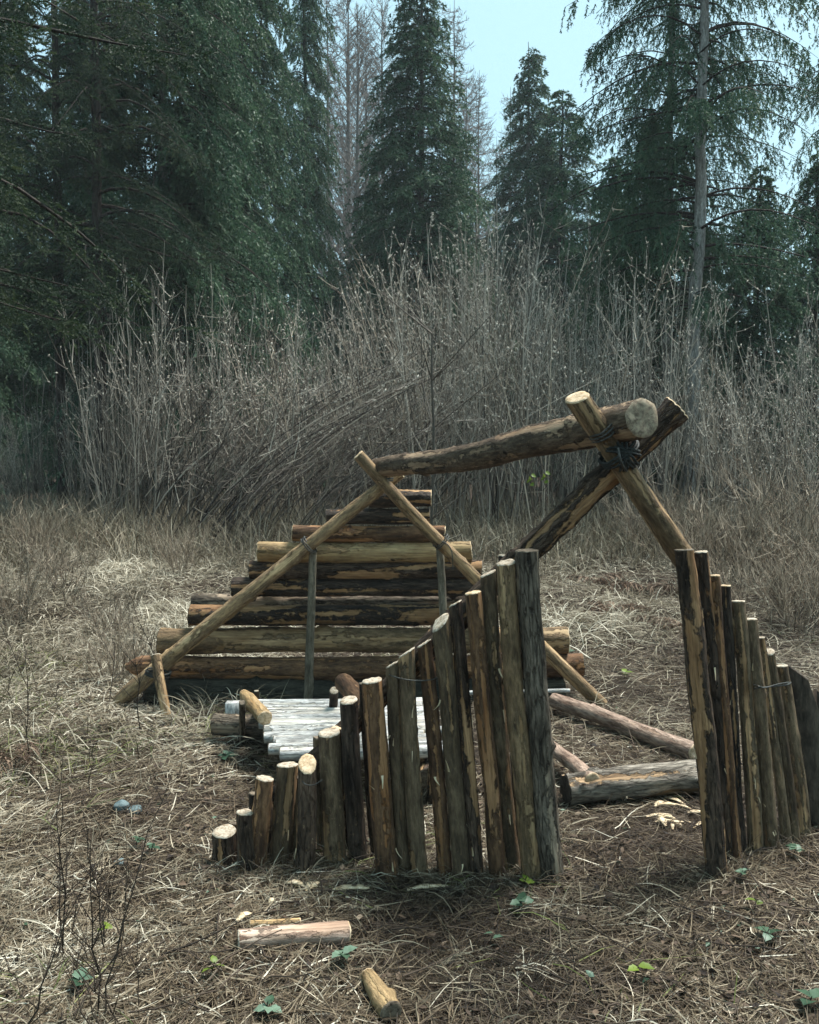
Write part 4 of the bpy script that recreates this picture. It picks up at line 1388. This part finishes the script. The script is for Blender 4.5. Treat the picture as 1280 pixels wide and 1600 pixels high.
# dead leaves
def litter(n, y0, y1, cond, mat, name, label, sz, tm):
    x, y = scatter(n, y0, y1, .5, 1.2)
    k = cond(x, y)
    x, y = x[k], y[k]
    m = len(x)
    c = np.stack([x, y, H(x, y) + rng.uniform(.004, .03, m)], -1)
    az = rng.uniform(0, 6.28, m)
    u_ = nrm(np.stack([np.cos(az), np.sin(az), rng.normal(0, .35, m)], -1))
    v_ = nrm(np.cross(nrm(rng.normal(0, .35, (m, 3)) + UP), u_))
    w_ = np.cross(u_, v_)
    l = rng.uniform(*sz, m)[:, None]
    cu = rng.uniform(-.3, .5, m)[:, None]
    V = np.stack([c - u_ * l, c - u_ * l * .2 + v_ * l * .55 + w_ * l * cu, c + u_ * l * .6 + v_ * l * .3 + w_ * l * cu * .6, c + u_ * l, c + u_ * l * .6 - v_ * l * .3 + w_ * l * cu * .6, c - u_ * l * .2 - v_ * l * .55 + w_ * l * cu], 1).reshape(-1, 3)
    b = (np.arange(m) * 6)[:, None]
    o = link(name, mesh_of(name, V, [b + np.array([[0, 3, 2, 1]]), b + np.array([[0, 5, 4, 3]])], M[mat], attrs={'tint': np.repeat(np.clip(rng.normal(tm, .25, m), 0, 1), 6)}, smooth=False))
    return tag(o, label, 'ground cover', kind='stuff')


litter(14000, 1.9, 7, lambda x, y: nz2(x, y, 2.2, 9) + rng.normal(0, .5, len(x)) > 0, 'leaf_litter', 'dead_leaves', 'curled brown dead leaves lying among the straw', (.008, .019), .35)
litter(420, 1.9, 5.5, lambda x, y: nz2(x, y, 1.7, 5) + rng.normal(0, .6, len(x)) > .3, 'bramble', 'green_leaves', 'tiny scattered green leaves lying in the straw', (.006, .016), .5)
# fallen twigs
x, y = scatter(1500, 1.9, 9, .5, 1.2)
m = len(x)
az = rng.uniform(0, 6.28, m)
l = rng.uniform(.06, .3, m)
s = np.linspace(0, 1, 4)
P = np.stack([x[:, None] + np.cos(az)[:, None] * l[:, None] * s, y[:, None] + np.sin(az)[:, None] * l[:, None] * s, np.zeros((m, 4))], -1)
P[..., :2] += rng.normal(0, .012, (m, 4, 2))
P[..., 2] = H(P[..., 0], P[..., 1]) + rng.uniform(.01, .04, (m, 1)) + rng.uniform(-.02, .05, (m, 1)) * s
V, q = tubes(P, rng.uniform(.0012, .0035, m)[:, None] * (1 - .5 * s), 4)
o = link('fallen_twigs', mesh_of('fallen_twigs', V, [q], M['weed'], attrs={'tint': np.repeat(rng.uniform(0, 1, m), 16)}))
tag(o, 'thin dark fallen twigs scattered over the ground', 'ground cover', kind='stuff')


# bramble plants
def leaf_mesh(seed, l, w_, mat):
    r = np.random.default_rng(seed)
    n = 7
    s = np.linspace(0, 1, n)
    half = w_ * np.sin(np.pi * s ** .8) ** .8 * (1 + .12 * np.cos(np.arange(n) * np.pi))
    mid = np.stack([s * l, 0 * s, -.25 * l * s ** 2 + .1 * l * s], -1)
    Lf = mid + np.stack([0 * s - .04 * l, half, .25 * half], -1)
    Rt = mid + np.stack([0 * s - .04 * l, -half, .25 * half], -1)
    V = np.concatenate([mid, Lf, Rt])
    q = np.arange(n - 1)
    return mesh_of('leaf', V, [np.stack([q, q + 1, q + 1 + n, q + n], -1), np.stack([q, q + 2 * n, q + 1 + 2 * n, q + 1], -1)], M[mat], attrs={'tint': np.clip(r.uniform(.1, .9) + r.normal(0, .08, 3 * n), 0, 1)})


LEAF = [leaf_mesh(k, .055, .021, 'bramble') for k in range(6)]
LIME = [leaf_mesh(20 + k, .045, .017, 'lime') for k in range(3)]


def bramble(u, v, n, label, lime=False, sc=1.0, hgt=.05, group=None):
    p = G(u, v)
    o = thing('bramble_plant', label, 'plant', p, group)
    P = np.array([[0, 0, -.01], [.004, .003, hgt * .6], [.01, 0, hgt]])[None]
    V, q = tubes(P, np.full((1, 3), .0018), 4)
    link('stem', mesh_of('stem', V, [q], M['weed'], attrs={'tint': np.full(len(V), .6)}), o)
    for k in range(n):
        a_ = k / n * 6.28 + random.uniform(-.4, .4)
        lf = link('leaf', random.choice(LIME if lime else LEAF), o, (.01, 0, hgt * random.uniform(.6, 1)))
        lf.rotation_euler = (random.uniform(-.4, .4), random.uniform(-.5, .1), a_)
        k_ = sc * random.uniform(.5, .85)
        lf.scale = (k_, k_, k_)
    return o


for (u, v, n, lab, lime, sc) in (
        (212, 1330, 4, 'dark green bramble sprig nearer than the blue-grey stones', False, 1.0),
        (236, 1338, 3, 'pale green three-leaf sprig right of the dark bramble sprig', False, .9),
        (810, 1428, 5, 'broad green bramble plant in front of the thick grey gatepost', False, 1.15),
        (818, 1392, 4, 'fresh green sprig growing at the foot of the tan post', True, 1.0),
        (765, 1484, 2, 'single pale mint leaf pair flat on the needle carpet', False, .9),
        (530, 1514, 5, 'dark green leaves between the half-peeled log and the stubby log', False, 1.05),
        (992, 1536, 2, 'yellow-green leaf in the bottom right straw', True, 1.3),
        (1178, 1428, 2, 'olive leaf standing in the straw below the right fence', True, 1.1),
        (1196, 1476, 3, 'pale green pointed leaves at the right in the foreground', False, 1.1),
        (1156, 1382, 4, 'mint green bramble sprig at the foot of the right fence', False, 1.0),
        (1240, 1345, 5, 'grey-green rosette beside the last right fence post', False, 1.05),
        (1262, 1585, 3, 'blue-green leaves in the bottom right corner', False, 1.2),
        (413, 1594, 4, 'bluish green leaves at the bottom edge left of the stubby log', False, 1.2),
        (330, 1530, 3, 'yellow-green sprig low in the left foreground straw', True, 1.1),
        (160, 1470, 3, 'yellow-green sprig among the dark weeds at lower left', True, 1.1),
        (120, 1555, 4, 'dark green leaves at the foot of the dark weeds', False, 1.2),
        (880, 1030, 4, 'green bramble inside the gateway beyond the rear wall end', False, 1.9),
        (975, 1062, 3, 'small lime plant on the slope seen through the gateway', True, 1.6),
        (770, 1300, 4, 'green sprig seen between the left fence posts', False, 1.0),
        (350, 1192, 4, 'dark green sprig in the grass in front of the grey support log', False, 1.2)):
    bramble(u, v, n, lab, lime, sc)
# two fresh leaves on the thicket's front
for k, (u, v) in enumerate(((830, 742), (852, 738))):
    p = W(u, v, 9.5)
    P = np.array([[p.x, p.y, float(H(p.x, p.y)) - .05], [p.x + .03, p.y, p.z * .5], [p.x, p.y, p.z]])[None]
    o = thing('seedling', ('thin seedling with lime leaves showing under the middle of the ridge log', 'thin seedling with lime leaves just right of the one under the ridge log')[k], 'plant', (p.x, p.y, 0))
    V, q = tubes(P - np.array([p.x, p.y, 0]), np.array([[.006, .005, .003]]), 4)
    link('stem', mesh_of('stem', V, [q], M['weed'], attrs={'tint': np.full(len(V), .8)}), o)
    for j in range(4):
        lf = link('leaf', LIME[j % 3], o, (0, 0, p.z - .03 * j))
        lf.rotation_euler = (.9, .3, j * 1.7)
        lf.scale = (1.4, 1.4, 1.4)


# dark dead weeds in the left foreground
def weed_mesh(seed, h_):
    r = np.random.default_rng(seed)
    n = 8
    s = np.linspace(0, 1, n)
    P = np.zeros((1, n, 3))
    P[0, :, 0] = np.cumsum(r.normal(0, .012, n)) + s * r.normal(0, .05)
    P[0, :, 1] = np.cumsum(r.normal(0, .012, n)) + s * r.normal(0, .05)
    P[0, :, 2] = s * h_ - .03
    parts = [tubes(P, (.0027 * (1 - .65 * s))[None], 5)]
    for k in range(r.integers(4, 10)):
        i0 = r.integers(2, n - 1)
        a_ = r.uniform(0, 6.28)
        l = r.uniform(.04, .16)
        q = np.linspace(0, 1, 4)
        Q = P[0, i0] + np.stack([np.cos(a_) * l * q * .7, np.sin(a_) * l * q * .7, l * .9 * q], -1)
        parts.append(tubes(Q[None], (.0019 * (1 - .6 * q))[None], 3))
    V, f = merge(parts)
    return mesh_of('dead_weed', V, f, M['weed'], attrs={'tint': np.clip(r.normal(.4, .25) + 0 * V[:, 0], 0, 1)})


WD = [weed_mesh(k, h_) for k, h_ in enumerate((.42, .55, .36, .6, .3))]
for k in range(22):
    u, v = rr_.uniform(-20, 215), rr_.uniform(1470, 1680)
    g = G(u, v)
    o = link('dead_weed', WD[k % 5], None, g)
    o.rotation_euler = (rr_.uniform(-.2, .2), rr_.uniform(-.2, .2), rr_.uniform(0, 6.28))
    sc = rr_.uniform(.6, 1.15)
    o.scale = (sc, sc, sc)
    tag(o, 'dark dead weed stalk with thin side twigs in the lower left foreground', 'dead weed', 'dead weeds in the left foreground')
for k in range(16):
    u, v = rr_.uniform(0, 330), rr_.uniform(960, 1260)
    o = link('dead_weed', WD[k % 5], None, G(u, v))
    o.rotation_euler = (rr_.uniform(-.3, .3), rr_.uniform(-.3, .3), rr_.uniform(0, 6.28))
    sc = rr_.uniform(.8, 1.4)
    o.scale = (sc, sc, sc)
    tag(o, 'dark dry weed stalk standing in the pale left meadow', 'dead weed', 'dead weeds in the left meadow')
for k in range(9):
    u, v = rr_.uniform(820, 1270), rr_.uniform(1420, 1600)
    o = link('dead_weed', WD[k % 5], None, G(u, v))
    o.rotation_euler = (rr_.uniform(-.5, .5), rr_.uniform(-.5, .5), rr_.uniform(0, 6.28))
    sc = rr_.uniform(.35, .6)
    o.scale = (sc, sc, sc)
    tag(o, 'short thin dark weed stalk in the right foreground straw', 'dead weed', 'dead weeds in the right foreground')


# collapsed bracken clumps
def fern_mesh(seed):
    r = np.random.default_rng(seed)
    parts, ti = [], []
    for k in range(16):
        a_ = r.uniform(0, 6.28)
        l = r.uniform(.25, .55)
        n = 12
        s = np.linspace(0, 1, n)
        P = np.stack([np.cos(a_) * l * s, np.sin(a_) * l * s, l * (.7 * s - .75 * s ** 2) + .03], -1)
        parts.append(tubes(P[None], (.004 * (1 - .7 * s))[None], 3))
        ti.append(np.full(n * 3, r.uniform(.2, .6)))
        sd = np.array([-np.sin(a_), np.cos(a_), 0])
        for sg in (-1, 1):
            b = P[2:] + r.normal(0, .012, (n - 2, 3))
            ln = (.10 * (1 - s[2:]) + .015) * r.uniform(.2, 1.5, n - 2)
            Q = np.stack([b, b + (sg * sd * .5 + np.array([np.cos(a_), np.sin(a_), 0]) * .2) * ln[:, None] - UP * .02, b + (sg * sd * .9 + np.array([np.cos(a_), np.sin(a_), 0]) * .4) * ln[:, None] - UP * .05 - UP * ln[:, None] * .4], 1) + r.normal(0, .012, (n - 2, 3, 3)) * np.array([0, .6, 1.4])[None, :, None]
            Vr, q = ribbons(Q, np.array([[.003, .007, .0015]]) * np.ones((n - 2, 1)), np.tile(np.array([[np.cos(a_), np.sin(a_), .3]]), (n - 2, 1)))
            parts.append((Vr, q))
            ti.append(np.repeat(r.uniform(.2, 1, n - 2), 6))
    V, f = merge(parts)
    return mesh_of('dead_bracken', V, f, M['fern'], attrs={'tint': np.concatenate(ti)})


FN = [fern_mesh(71), fern_mesh(72)]
for k, (u, v, sc, lab) in enumerate((
        (312, 856, 1.5, 'rust brown dead bracken clump at the thicket foot behind the left meadow'),
        (135, 850, 1.3, 'rusty collapsed bracken clump in front of the dark left trunks'),
        (1160, 880, 1.4, None), (1010, 930, 1.2, None), (930, 915, 1.0, None), (1250, 900, 1.5, None), (1085, 850, 1.3, None), (1205, 820, 1.3, None), (950, 960, .9, None), (1050, 985, .8, None),
        (20, 1195, .7, 'reddish brown dead bracken clump at the left frame edge'))):
    o = link('dead_bracken', FN[k % 2], None, G(u, v))
    o.rotation_euler = (0, 0, rr_.uniform(0, 6.28))
    o.scale = (sc, sc, sc)
    if lab:
        tag(o, lab, 'bracken')
    else:
        tag(o, 'dry brown bracken clump on the slope behind the gateway and right fence', 'bracken', 'dead bracken clumps at the right')

# ------------------------------------------------------------------ thin haze between the trees
mh = bpy.data.materials.new('thin_haze')
mh.use_nodes = True
mh.node_tree.nodes.clear()
oo = mh.node_tree.nodes.new('ShaderNodeOutputMaterial')
pv = mh.node_tree.nodes.new('ShaderNodeVolumePrincipled')
pv.inputs['Color'].default_value = (.86, .95, 1, 1)
pv.inputs['Density'].default_value = HAZE
mh.node_tree.links.new(pv.outputs[0], oo.inputs['Volume'])
hx, hy0, hy1, hz0, hz1 = 520, -320, 820, -1.5, 31
V = [(sx * hx, yy, zz) for zz in (hz0, hz1) for yy in (hy0, hy1) for sx in (-1, 1)]
o = link('haze', mesh_of('haze', V, [np.array([[0, 2, 3, 1], [4, 5, 7, 6], [0, 1, 5, 4], [2, 6, 7, 3], [0, 4, 6, 2], [1, 3, 7, 5]])], mh, smooth=False))
tag(o, 'thin pale blue haze hanging between the trees', 'haze', kind='stuff')
